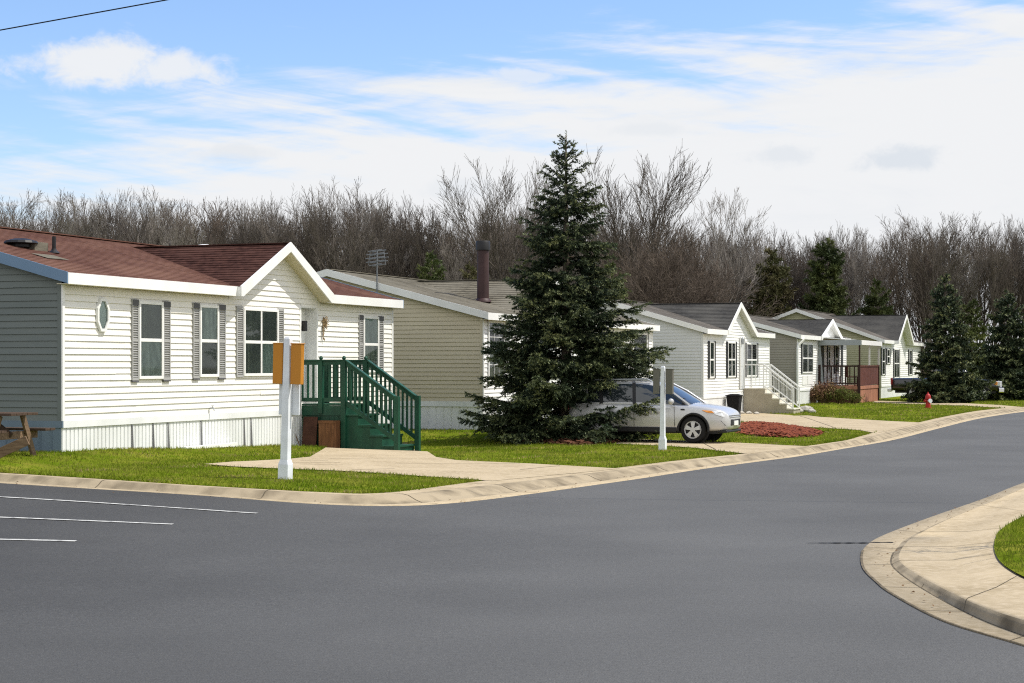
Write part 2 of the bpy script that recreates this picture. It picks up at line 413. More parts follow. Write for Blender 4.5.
# ---- kerb line along the left side of the street (R = edge of the asphalt, G = edge of the grass)
Rpx = [(-160,474),(0,483),(88,488.5),(205,495.7),(300,503),(358,505.6),(400,505.8),(432,504.6),(468,501.6),(520,495.3),(573,488),(640,478.5),(702,469),(765,460.6),(800,456),(850,447.5),(895,439.5),(940,428),(974.5,419.5),(1000,415),(1024,411.8),(1060,408.5),(1110,405.5)]
Gpx = [(-160,464.5),(0,472.6),(88,478),(176,484),(300,491),(340,493),(366,493.6),(400,491.5),(429,487.8),(483,480.7),(545,475),(612,468.4),(660,462.5),(700,458),(741.5,453.8),(803,446.3),(830,442.5),(846,440),(870,433.7),(895,428),(917,422.7),(945,416.5),(974.5,411.2),(1000,408.4),(1024,406.9),(1060,404.6),(1110,402)]
Rw = [st(*p) for p in Rpx]
Gw = [st(p[0], p[1], 0.10) for p in Gpx]
d0 = (Rw[0]-Rw[1]).normalized(); Rw.insert(0, Rw[0] + d0*14)
Gw.insert(0, Gw[0] + d0*14)
dR = (Rw[-1]-Rw[-2]).normalized()
Rw.append(Rw[-1] + dR*40); Gw.append(Gw[-1] + dR*40)
Rd = dense(Rw, 6)
def nearest(pl, p):
    best = None
    for a, b in zip(pl, pl[1:]):
        ab = b - a; t = max(0, min(1, (p-a).dot(ab)/max(ab.dot(ab), 1e-9))); q = a + ab*t
        if best is None or (q-p).length < best[0]: best = ((q-p).length, q)
    return best[1]
Gd = dense(Gw, 4)
Gm = [nearest(Gd, p) for p in Rd]     # matching inner points

# ---- asphalt
island_O = [(1420,404),(1250,428),(1100,457),(1024,483),(986.5,498),(928,518.6),(884,535.6),(868,545),(862,554),(863.4,568.4),(876,582),(892.7,594.8),(942.5,621),(1010,642),(1100,668),(1300,724)]
poly = [p.copy() for p in Rd] + [Vector((140, 62)), Vector((140, 2)), Vector((60,-25)), Vector((-60,-25)), Vector((-60, 12)), Rd[0] + Vector((-35, -8))]
drape('road', poly, street_z, M['asphalt'], step=1.5, label='dark fresh asphalt street curving away to the right', cat='road', off=0.0, near=(-24,16,2,90))

# ---- pavement strip with its low rolled kerb
def strip(name, rows, matr, label, cat, close=False, mats=None, matrow=None):
    mb = MB(); n = len(rows[0])
    for r in rows: mb.v.extend([tuple(p) for p in r])
    for i in range(len(rows)-1):
        for k in range(n-1):
            mb.f.append((i*n+k, i*n+k+1, (i+1)*n+k+1, (i+1)*n+k)); mb.m.append(matrow(i, k) if matrow else 0)
    o = mb.build(name, mats or matr, smooth=True)
    bm = bmesh.new(); bm.from_mesh(o.data)
    for f in bm.faces:
        f.normal_update()
        if f.normal.z < 0: f.normal_flip()
    bm.to_mesh(o.data); bm.free()
    return tag(o, label, cat, kind='structure')
rows = []
for a, g in zip(Rd, Gm):
    w = (g - a).length; u = (g - a).normalized()
    zs = street_z(a.x, a.y)
    row = []
    for fr, dz in ((-0.02, -0.02), (0.0, 0.008), (min(.30, w*.3), 0.004), (min(.42, w*.42), 0.035), (min(.56, w*.56), 0.088), (min(.68, w*.68), 0.102), (w*0.98 if w > .7 else w*.9, 0.102), (w+0.12, 0.085)):
        p = a + u*fr
        row.append((p.x, p.y, street_z(p.x, p.y) + dz))
    rows.append(row)
strip('sidewalk', rows, None, 'pale concrete kerb and pavement edging the front lawns', 'pavement', mats=[M['concrete'], M['curb']], matrow=lambda i, k: 1 if k in (2,3,4) else 0)
# joints across the pavement
mb = MB(); acc = 0.0
for i in range(1, len(Rd)-1):
    acc += (Rd[i]-Rd[i-1]).length
    if acc > 2.6 and Rd[i].y < 80:
        acc = 0.0
        r0 = [Vector(p) for p in rows[i]]; tdir = (Rd[i+1]-Rd[i-1]).normalized()*0.009; td = Vector((tdir.x, tdir.y, 0))
        for k in range(1, 7):
            a, b = r0[k] + Vector((0,0,.004)), r0[k+1] + Vector((0,0,.004 if k < 6 else .02))
            mb.add([a-td, b-td, b+td, a+td], [(0,1,2,3)])
tag(mb.build('sidewalk_joint', M['joint']), 'dirt filled joints across the left pavement', 'pavement joint', kind='structure')

# ---- island pavement at the right: gutter, kerb face, walk, grass
st_L = [(1424,405),(1254,429.5),(1108,458.5),(1034,485),(998,500),(944,521),(909,538),(899,546),(892,557),(893,567),(908,580),(938,598.5),(977.7,619),(1024,637),(1106,664),(1306,716)]
st_I = [(1440,418),(1280,445),(1150,480),(1080,497),(1045,509),(1015,521),(998,532),(993.5,540),(992,548),(993.5,556),(998,563.5),(1008,571.5),(1024,580),(1062,596),(1150,626),(1360,690)]
hts = [.02,.02,.02,.02,.02,.02,.025,.03,.035,.05,.065,.085,.10,.115,.12,.12]
O = dense([st(*p) for p in island_O], 6); Lo = dense([st(*p) for p in st_L], 6); I = dense([st(p[0], p[1], .12) for p in st_I], 6)
H = dense([Vector((h, 0)) for h in hts], 6)
rows2 = []
for o_, l, i_, h in zip(O, Lo, I, H):
    hh = h.x; u = (i_ - l).normalized(); w = (i_ - l).length
    out = (o_ - l).normalized()
    ztop = hh
    def q(p, z): return (p.x, p.y, street_z(p.x, p.y) + z)
    fw = min(0.16, 0.05 + hh*0.8)
    rows2.append([q(o_ + out*0.03, -.03), q(o_, .008), q(l, .006), q(l + u*0.03, .006 + (hh-.006)*.45), q(l + u*0.07, .006+(hh-.006)*.9), q(l + u*fw, hh), q(l + u*min(w*.6, fw+.9), max(hh, .06) if hh < .06 else hh), q(i_, .125), q(i_ + u*0.2, .10)])
strip('corner_sidewalk', rows2, None, 'tan concrete corner pavement with dropped kerb at the right', 'pavement', mats=[M['concrete'], M['curb']], matrow=lambda i, k: 1 if k in (2,3) else 0)
mb = MB()
for i in (26, 34, 44, 53, 63, 70, 78, 84):
    r0 = [Vector(p) for p in rows2[i]]; td = (Vector(rows2[i+1][2]) - Vector(rows2[i-1][2])).normalized()*0.007; td.z = 0
    for k in range(1, 7):
        if i == 63 and k > 2: break
        a, b = r0[k] + Vector((0,0,.004)), r0[k+1] + Vector((0,0,.004))
        mb.add([a-td, b-td, b+td, a+td], [(0,1,2,3)])
# crack along the foot of the kerb
for i in range(46, 88):
    a, b = Vector(rows2[i][2]) + Vector((0,0,.004)), Vector(rows2[i+1][2]) + Vector((0,0,.004))
    d = (b-a).normalized(); s = Vector((-d.y, d.x, 0))*0.008
    mb.add([a-s, b-s, b+s, a+s], [(0,1,2,3)])
    a, b = Vector(rows2[i][1]) + Vector((0,0,.002)), Vector(rows2[i+1][1]) + Vector((0,0,.002))
    mb.add([a-s*1.4, b-s*1.4, b+s*1.4, a+s*1.4], [(0,1,2,3)])
tag(mb.build('corner_sidewalk_joint', M['joint']), 'dark joints and kerb seam in the corner pavement', 'pavement joint', kind='structure')
ipoly = [p + (b-p).normalized()*0.02 for p, b in zip(I, [Vector((14, 16.0))]*len(I))] + [Vector((40, 10)), Vector((50, 30))]
drape('corner_lawn', ipoly, lambda x, y: street_z(x, y) + .14, M['lawn'], step=1.0, label='small mown lawn inside the corner pavement at the right', cat='lawn', near=(4,10,12,30))
ISLAND_POLY = ipoly

# ---- outlines of driveways and walks
drive1 = [(204,464.2),(234,466.8),(300,469.5),(340,471),(378,473.2),(430,476.8),(460,478.6),(483.6,480.7),(545,475),(580,471.8),(612.5,468.6),(575,466.2),(534,463.9),(500,462.4),(456,460.3),(436,457.2),(419,453.6),(414,449),(346,449),(333,454.6),(310,457),(290,459),(255,461),(234,461.8)]
drive2 = [(528,440.5),(600,443),(640,444.9),(670,446.3),(695,448),(720,451),(741.5,453.9),(772,450.2),(803,446.4),(790,445.6),(770,444.6),(740,443),(721,442.4),(687,440.8),(640,439.4),(600,438.2),(532,436.6)]
drive3 = [(690,418.6),(735,421),(790,426.2),(834,428.6),(859,430.2),(870.6,433.4),(895,428),(917.2,422.7),(885,420.9),(848.6,418.8),(820,417),(790,415.2),(760,413.2),(735,412),(700,410.4)]
drive4 = [(872,402.8),(905,404.0),(962,405.6),(1002,408.1),(1020,407.2),(1000,405.2),(960,403.0),(905,401.6),(876,400.8)]
DRIVES = [[lw(*p) for p in d] for d in (drive1, drive2, drive3, drive4)]
def inside(p, poly):
    r = False; n = len(poly)
    for i in range(n):
        a, b = poly[i], poly[(i+1)%n]
        if (a.y > p.y) != (b.y > p.y) and p.x < (b.x-a.x)*(p.y-a.y)/(b.y-a.y)+a.x: r = not r
    return r
def sheet_z(x, y):
    z = lawn_z(x, y)
    if y < 90 and any(inside(Vector((x, y)), d) for d in DRIVES): z -= .05
    return z
# ---- lawn sheet in front of and around the homes
lawn_poly = [p.copy() for p in Gd] + [Vector((110, 160)), Vector((80, 165)), Vector((40, 126)), Vector((0, 99)), Vector((-50, 86)), Vector((-60, 30)), Gd[0] + Vector((-30, 5))]
drape('lawn', lawn_poly, sheet_z, M['lawn'], step=0.5, label='bright green spring lawn in front of the homes', cat='lawn', near=(-14,32,21,88))
LAWN_POLY = lawn_poly
far = MB(); far.add([(-900,-300,-.12),(900,-300,-.12),(900,1500,-.12),(-900,1500,-.12)], [(0,1,2,3)])
tag(far.build('ground', M['litter']), 'leaf covered ground under and beyond the bare wood', 'ground', kind='structure')

# ---- driveways and walks
dl = ['concrete walk and drive leading to the green wooden steps', 'concrete drive under the silver car', 'concrete drive below the pale precast steps', 'narrow concrete drive under the black pickup']
for pl, l in zip(DRIVES, dl):
    # lap the apron a little over the pavement
    q = []
    for p in pl:
        g = nearest(Gd, p); r = nearest(Rd, p)
        q.append(p + (r-p).normalized()*.15 if (g-p).length < .25 else p)
    drape('driveway', q, lawn_z, M['concrete'], step=0.5, label=l, cat='driveway', off=0.006)
# joints in the first two drives
mb = MB()
def jline(a, b, w=0.012):
    a, b = lw(*a), lw(*b); n = 14; d = (b-a).normalized(); s = Vector((-d.y, d.x))*w
    for i in range(n):
        p, q = a.lerp(b, i/n), a.lerp(b, (i+1)/n)
        vs = [(p-s), (q-s), (q+s), (p+s)]
        mb.add([(v.x, v.y, lawn_z(v.x, v.y) + .011) for v in vs], [(0,1,2,3)])
for a, b in (((330,459),(412,459.5)),((300,464.5),(352,465.5)),((262,463.5),(340,463)),((352,470.2),(395,469)),((395,463.6),(520,464)),((520,470),(560,466)),((300,460.8),(328,460.8)),
             ((600,441),(800,446)),((700,441.8),(716,450)),((760,424.2),(880,424)),((800,416.4),(835,428))): jline(a, b, 0.011)
tag(mb.build('driveway_joint', M['joint']), 'thin dark cracks and joints in the concrete drives', 'pavement joint', kind='structure')

# ---- parking lines at lower left
for a, b, l in (((-160,491),(257,513.6),'longest white parking line, nearest the left kerb'),((-160,512.8),(173,524.6),'middle white parking line at the left'),((-160,536.5),(76,541.4),'shortest white parking line at the left edge')):
    p, q = st(*a), st(*b); d = (q-p).normalized(); s = Vector((-d.y, d.x))*0.042; m2 = MB(); n = 16
    for i in range(n):
        u, v = p.lerp(q, i/n), p.lerp(q, (i+1)/n)
        m2.add([(w.x, w.y, street_z(w.x, w.y)+.006) for w in (u-s, v-s, v+s, u+s)], [(0,1,2,3)])
    tag(m2.build('parking_line', M['paint_line']), l, 'road marking', kind='structure')

# tar filled seam running from the corner gutter into the street
m2 = MB(); p, q = st(806, 543.8), st(893, 543.2); prev = None; rs = random.Random(3)
for i in range(25):
    c = p.lerp(q, i/24) + Vector((0, rs.uniform(-.012,.012))); w = (.030 + .014*math.sin(i*1.7))*min(1, .2+i/9) if i else .004
    cur = (c + Vector((0, w)), c - Vector((0, w)))
    if prev: m2.add([(v.x, v.y, street_z(v.x, v.y)+.0105) for v in (prev[1], cur[1], cur[0], prev[0])], [(0,1,2,3)])
    prev = cur
tag(m2.build('road_seam', M['rubber']), 'dark tar seam running from the corner gutter into the street', 'road seam', kind='structure')

# ---- mulch beds (loose chips: nobody could count them)
rng = np.random.default_rng(5)
def in_poly(P, poly):
    x, y = P[:,0], P[:,1]; r = np.zeros(len(P), bool); n = len(poly)
    for i in range(n):
        x1, y1 = poly[i][0], poly[i][1]; x2, y2 = poly[(i+1)%n][0], poly[(i+1)%n][1]
        c = ((y1 > y) != (y2 > y))
        if y1 != y2: r ^= c & (x < (x2-x1)*(y-y1)/(y2-y1) + x1)
    return r
def mulch(px, mat_, label, chips, hump=0.12):
    pl = [lw(*p) for p in px]; c = sum(pl, Vector((0,0)))/len(pl)
    def edge(x, y):
        p = Vector((x, y)); return min(((nearest([a, b], p)-p).length) for a, b in zip(pl, pl[1:]+pl[:1]))
    zf = lambda x, y: lawn_z(x, y) + .015 + hump*sstep(0, .55, edge(x, y))
    o = drape('mulch_bed', pl, zf, mat_, step=0.3, kind='stuff', label=label, cat='mulch')
    xs = [p.x for p in pl]; ys = [p.y for p in pl]
    P = rng.uniform((min(xs), min(ys)), (max(xs), max(ys)), (chips, 2)); P = P[in_poly(P, pl)]
    V = []; Fc = []
    mbx = MB()
    for x, y in P:
        z = zf(x, y); a = rng.uniform(0, PI); l = rng.uniform(.04,.10); w = rng.uniform(.015,.035); t = rng.uniform(-.03,.05)
        ca, sa = math.cos(a), math.sin(a)
        mbx.add([(x-ca*l-sa*w, y-sa*l+ca*w, z+.01), (x+ca*l-sa*w, y+sa*l+ca*w, z+.01+t), (x+ca*l+sa*w, y+sa*l-ca*w, z+.02+t), (x-ca*l+sa*w, y-sa*l-ca*w, z+.03)], [(0,1,2,3)])
    b = mbx.build('mulch_chips', mat_, o)
    b['kind'] = 'stuff'
    return o
mulch([(738,424.5),(760,423.5),(790,426.2),(812,430),(824,433.5),(815,436.8),(790,438),(760,436.6),(738,434)], M['mulch'], 'bed of bright red bark mulch beside the silver car', 4200, .045)
mulch([(500,431.5),(530,429.8),(566,429),(640,430),(660,432),(655,434.5),(600,434),(550,434),(505,434)], M['mulch'], 'strip of red mulch along the foot of the beige home', 900, .05)
mulch([(500,441.2),(530,437.2),(570,435.6),(615,437.2),(632,440.6),(612,443.8),(570,445.2),(525,444)], M['mulch_dark'], 'dark old mulch under the big spruce', 1400, .04)

# ---- grass blades
def blades(name, cands, zarr, h, w, label, m='blade'):
    n = len(cands); a = rng.uniform(0, 2*PI, n); hh = h*rng.uniform(.5, 1.25, n); lean = rng.normal(0, .45, (n,2))*hh[:,None]
    ww = w*rng.uniform(.6, 1.3, n); dx, dy = np.cos(a)*ww, np.sin(a)*ww
    v = np.empty((n,3,3)); z = zarr - .01
    v[:,0] = np.stack([cands[:,0]-dx, cands[:,1]-dy, z], 1); v[:,1] = np.stack([cands[:,0]+dx, cands[:,1]+dy, z], 1)
    v[:,2] = np.stack([cands[:,0]+lean[:,0], cands[:,1]+lean[:,1], z+hh], 1)
    o = np_mesh(name, v.reshape(-1,3), np.arange(n*3).reshape(-1,3), M[m])
    return tag(o, label, 'grass', kind='stuff')
def house_mask(P):
    r = np.zeros(len(P), bool)
    for c, L in ((HC1,L1),(HC2,L2),(HC3,L3),(HC4,L4),(HC5,L5)):
        dx, dy = P[:,0]-c.x, P[:,1]-c.y
        t = dx*DT.x+dy*DT.y; s = dx*DS.x+dy*DS.y
        r |= (t > 0.02) & (t < L-.02) & (s < -.02) & (s > -8)
    return r
lz = np.vectorize(lawn_z)
sets = []
for y0, y1, dens in ((21,32,620),(32,41,330),(41,52,170),(52,90,60)):
    xa, xb = (-80-512)/F*y1, (1100-512)/F*y1
    n = int(dens*(xb-xa)*(y1-y0)); P = rng.uniform((xa,y0),(xb,y1),(n,2))
    px = P[:,0]/P[:,1]*F + 512
    k = (px > -90) & (px < 1110) & in_poly(P, LAWN_POLY) & ~house_mask(P)
    for d in DRIVES: k &= ~in_poly(P, d)
    # patchy density
    k &= (np.sin(P[:,0]*1.9+P[:,1]*.7)+np.sin(P[:,0]*.6-P[:,1]*1.3)*.8 + rng.normal(0,.8,n)) > -1.5
    sets.append(P[k])
for P, h, w in zip(sets, (.055,.058,.065,.08), (.008,.010,.013,.02)):
    if not len(P): continue
    zz = lz(P[:,0], P[:,1])
    patch = np.sin(P[:,0]*2.3+1)*np.sin(P[:,1]*1.7+P[:,0]*.5) + .6*np.sin(P[:,0]*5.1-P[:,1]*3.7) + rng.normal(0,.45,len(P))
    d = patch > 1.05
    blades('grass', P[~d], zz[~d], h, w, 'short spring grass blades across the front lawns')
    if d.any(): blades('dry_grass', P[d], zz[d], h*.8, w, 'dry straw coloured blades among the front lawn grass', 'dry')
P = rng.uniform((4,11.5),(9,24),(42000,2)); P = P[in_poly(P, ISLAND_POLY)]
blades('grass', P, np.array([street_z(x,y)+.14 for x,y in P]), .06, .006, 'grass blades on the small corner lawn at the right')
# ragged tuft edge along the pavement
E = []
for a, b in zip(Gd, Gd[1:]):
    if 18 < a.y < 75:
        L = (b-a).length; u = (b-a)/max(L,1e-6); nrm = Vector((-u.y, u.x))
        for _ in range(int(L*90)):
            p = a + u*rng.uniform(0, L) + nrm*(rng.normal(0,.03)+.03); E.append((p.x, p.y))
E = np.array(E); k = np.ones(len(E), bool)
for d in DRIVES:
    for o_ in ((0,0),(.25,-.1),(-.2,.15),(.1,.3),(0,-.25)): k &= ~in_poly(E + np.array(o_), d)
E = E[k]
blades('grass', E, lz(E[:,0], E[:,1]), .075, .012, 'ragged grass fringe along the pavement edge')

# ---- dead leaves and grit blown along the kerbs
pts = []
for i in range(6, len(Rd)-8):
    a, b = Rd[i], Rd[i+1]
    if a.y > 60: continue
    for _ in range(int((b-a).length*9)):
        p = a.lerp(b, rng.random()); g = (Gm[i]-a).normalized()
        pts.append((p + g*abs(rng.normal(.28,.16)) if rng.random() < .72 else p - g*abs(rng.normal(0,.35)), .012 if rng.random() < .72 else .005))
for i in range(20, 88):
    a, b = Vector(rows2[i][2]), Vector(rows2[i+1][2])
    for _ in range(int((b-a).length*9)):
        p = a.lerp(b, rng.random()); pts.append((Vector((p.x + rng.normal(-.06,.09), p.y + rng.normal(-.03,.09))), .012))
mb = MB()
for p, dz in pts:
    r = rng.uniform(.006,.022); a = rng.uniform(0, 2*PI); z = street_z(p.x, p.y)+dz+.006
    u = Vector((math.cos(a), math.sin(a)))*r; v = Vector((-u.y, u.x))*rng.uniform(.4,.8)
    mb.add([(p.x-u.x, p.y-u.y, z), (p.x+v.x, p.y+v.y, z+rng.uniform(0,.012)), (p.x+u.x, p.y+u.y, z+rng.uniform(0,.012)), (p.x-v.x, p.y-v.y, z)], [(0,1,2,3)])
tag(mb.build('fallen_leaves', M['dead_leaf']), 'scattered dead leaves and grit along the kerbs', 'leaves', kind='stuff')
# ================================================================ homes
ZUP = Vector((0,0,1)); SRG = random.Random(12)
class Home:
    """local frame: x along the front, y to the back, z up; px-based helpers turn photo pixels on the front wall into (t, z)"""
    def __init__(self, name, label, corner, length, spec):
        self.c, self.L = corner, length
        self.o = thing(name, label, 'mobile home', (corner.x, corner.y, 0), TH, 'mobile homes along the street')
        self.__dict__.update(spec)
    def front(self, px, py, s=0.0):
        u = (px - CXP) / F
        n = DS
        cc = self.c + DS * s
        y = n.dot(cc) / (n.x * u + n.y)
        p = Vector((u*y, y)) - self.c
        return p.dot(DT), HC + (HOR - py) / F * y
    def cross(self, px, t):
        """s where the sight line of column px meets the plane across the house at t"""
        u = (px - CXP) / F
        cc = self.c + DT * t
        y = DT.dot(cc) / (DT.x*u + DT.y)
        return (Vector((u*y, y)) - self.c).dot(DS)
    def world(self, t, s, z=0.0):
        p = self.c + DT*t + DS*s
        return Vector((p.x, p.y, z))

def siding(mb, O, A, N, z0, z1, rngf, h=0.112, lip=0.021, mat=0):
    """lap siding on the plane through O (z ignored) along A, facing N; rngf(z) -> (a0, a1)"""
    O, A, N = Vector(O), Vector(A), Vector(N)
    k = 0
    while z0 + k*h < z1 - 1e-4:
        zb, zt = z0 + k*h, min(z0 + (k+1)*h, z1)
        a0, a1 = rngf(zb); b0, b1 = rngf(zt)
        if a1 - a0 > .01:
            if b1 < b0: b0 = b1 = (b0+b1)/2
            P = lambda a, z, o: O + A*a + N*o + ZUP*z
            # panels of about 3.6 m, each hung a hair differently
            cuts = [0.0]; w = a1 - a0; x = SRG.uniform(.8, 3.6)
            while x < w - .4: cuts.append(x/w); x += 3.66
            cuts.append(1.0)
            for c0, c1 in zip(cuts, cuts[1:]):
                p0, p1 = a0+w*c0, a0+w*c1; q0, q1 = b0+(b1-b0)*c0, b0+(b1-b0)*c1
                l0, l1 = lip+SRG.uniform(-.003,.003), lip+SRG.uniform(-.003,.003); d0, d1 = SRG.uniform(-.003,.002), SRG.uniform(-.003,.002)
                v = [P(p0, zb+d0, .001), P(p1, zb+d1, .001), P(p0, zb+d0, l0), P(p1, zb+d1, l1), P(q0, zt, .002), P(q1, zt, .002)]
                mb.add(v, [(0,1,3,2), (2,3,5,4)], mat)
        k += 1

def courses(mb, P0, A, La, U, Lu, row=0.145, lip=0.009, mat=0):
    """overlapping shingle rows: P0 eave start, A along, U up the slope"""
    P0, A, U = Vector(P0), Vector(A).normalized(), Vector(U).normalized()
    N = A.cross(U).normalized()
    if N.z < 0: N = -N
    k = 0
    while k*row < Lu - 1e-4:
        u0, u1 = k*row, min((k+1)*row, Lu)
        a = P0 + U*u0; b = P0 + U*u1
        mb.add([a + N*.001, a + A*La + N*.001, a + N*lip, a + A*La + N*lip, b + N*.001, b + A*La + N*.001], [(0,1,3,2), (2,3,5,4)], mat)
        k += 1
    # the roof boards under the rows
    q = [P0 - N*.012, P0 + A*La - N*.012, P0 + A*La + U*Lu - N*.012, P0 + U*Lu - N*.012]
    mb.add(q, [(0,1,2,3)], mat)

def ribbed(mb, x0, x1, z0, z1, y, pitch=0.115, axis='x', sgn=-1, mat=0):
    """vertical ribbed panel; axis x: along x at y; axis y: along y at x=y"""
    n = max(2, int((x1-x0)/pitch)); base = len(mb.v); prof = []
    for i in range(n):
        a = x0 + (x1-x0)*i/n; w = (x1-x0)/n
        prof += [(a, 0), (a + w*.10, .018), (a + w*.80, .018), (a + w*.88, 0)]
    prof.append((x1, 0))
    for a, d in prof:
        for z in (z0, z1):
            mb.v.append((a, y + sgn*d, z) if axis == 'x' else (y + sgn*d, a, z))
    for i in range(len(prof)-1):
        mb.f.append((base+2*i, base+2*i+2, base+2*i+3, base+2*i+1)); mb.m.append(mat)

def shutter(h, t0, t1, z0, z1, m, side=None, ends=False):
    mb = MB(); e = .035; w = t1 - t0
    y0, y1 = -.045, -.016
    mb.box(t0, y0, z0, t0+e*w/.3 if w < .3 else t0+.04, y1, z1); mb.box(t1-(e*w/.3 if w < .3 else .04), y0, z0, t1, y1, z1)
    for z in (z0, (z0+z1)/2-.03, z1-.05): mb.box(t0+.02, y0+.002, z, t1-.02, y1, z+.05)
    z = z0 + .07
    while z < z1 - .06:
        mb.bar((t0+.02, -.030, z), (t1-.02, -.030, z), .034, .008, up=(0, -.6, 1)); z += .042
    mb.box(t0+.01, -.024, z0+.01, t1-.01, -.016, z1-.01)
    o = mb.build('shutter', m, h.o)
    if ends:
        e = MB(); e.box(t0+.005, -.050, z1-.10, t1-.005, -.0445, z1); e.build('shutter_cap', M['shutter_end'], o)
        e = MB(); e.box(t0, -.050, z0-.03, t1, -.012, z0-.002); e.build('shutter_end', M['shutter_end'], o)
    return o

def window(h, t0, t1, z0, z1, cols=1, fw=.055, fm='white_trim', lower='screen', upper='room', shut=(0,0), shm='shutter', ends=False, rail=True, grid=False, curtains=(), yo=0.0, parent=None):
    mb = MB(); y0, y1 = -.055+yo, -.012+yo
    mb.box(t0, y0, z0, t1, y1, z0+fw); mb.box(t0, y0, z1-fw, t1, y1, z1)
    mb.box(t0, y0, z0+fw, t0+fw, y1, z1-fw); mb.box(t1-fw, y0, z0+fw, t1, y1, z1-fw)
    W = (t1-t0-2*fw); mull = .05
    cw = (W - mull*(cols-1))/cols; zm = (z0+z1)/2
    cells = []
    for c in range(cols):
        a = t0+fw+c*(cw+mull); b = a+cw
        if c: mb.box(a-mull, y0+.003, z0+fw, a, y1, z1-fw)
        if rail: mb.box(a, y0+.008, zm-.03, b, y1, zm+.03)
        if grid:
            for k in (1,2): mb.box(a+cw*k/3-.008, -.047+yo, z0+fw, a+cw*k/3+.008, -.040+yo, z1-fw)
            for zz in (z0+(z1-z0)*.27, z0+(z1-z0)*.73): mb.box(a, -.0468+yo, zz-.008, b, -.0402+yo, zz+.008)
        cells.append((a, b))
    wo = mb.build('window', M[fm], parent or h.o, bevel=.004)
    room = MB()
    for a, b in cells: room.box(a, -.0195+yo, z0+fw, b, -.017+yo, z1-fw)
    room.build('window_opening', M['room'], wo)
    g = MB()
    for a, b in cells: g.add([(a, -.037+yo, z0+fw), (b, -.037+yo, z0+fw), (b, -.037+yo, z1-fw), (a, -.037+yo, z1-fw)], [(0,1,2,3)])
    g.build('pane', M['glass'], wo)
    for i, (a, b) in enumerate(cells):
        lo = lower[i] if isinstance(lower, (list, tuple)) else lower
        up = upper[i] if isinstance(upper, (list, tuple)) else upper
        for nm, za, zb in ((lo, z0+fw, zm), (up, zm, z1-fw)):
            if nm and nm != 'room':
                s = MB(); s.box(a, -.029+yo, za, b, -.026+yo, zb); s.build({'blind':'blind','curtain':'curtain','screen':'insect_screen'}[nm], M[nm], wo)
    for c, f0, f1, za, zb in curtains:
        a, b = cells[c]; s = MB(); n = 8
        x0, x1 = a+(b-a)*f0, a+(b-a)*f1
        for k in range(n):
            u0, u1 = x0+(x1-x0)*k/n, x0+(x1-x0)*(k+1)/n; ya, yb = (-.023, -.031) if k % 2 else (-.031, -.023)
            s.add([(u0, ya+yo, z0+(z1-z0)*za), (u1, yb+yo, z0+(z1-z0)*za), (u1, yb+yo, z0+(z1-z0)*zb), (u0, ya+yo, z0+(z1-z0)*zb)], [(0,1,2,3)])
        s.build('curtain', M['curtain'], wo)
    if shut[0]: shutter(h, t0-shut[0]-.01, t0-.01, z0-.02, z1+.02, M[shm], ends=ends)
    if shut[1]: shutter(h, t1+.01, t1+shut[1]+.01, z0-.02, z1+.02, M[shm], ends=ends)
    return wo

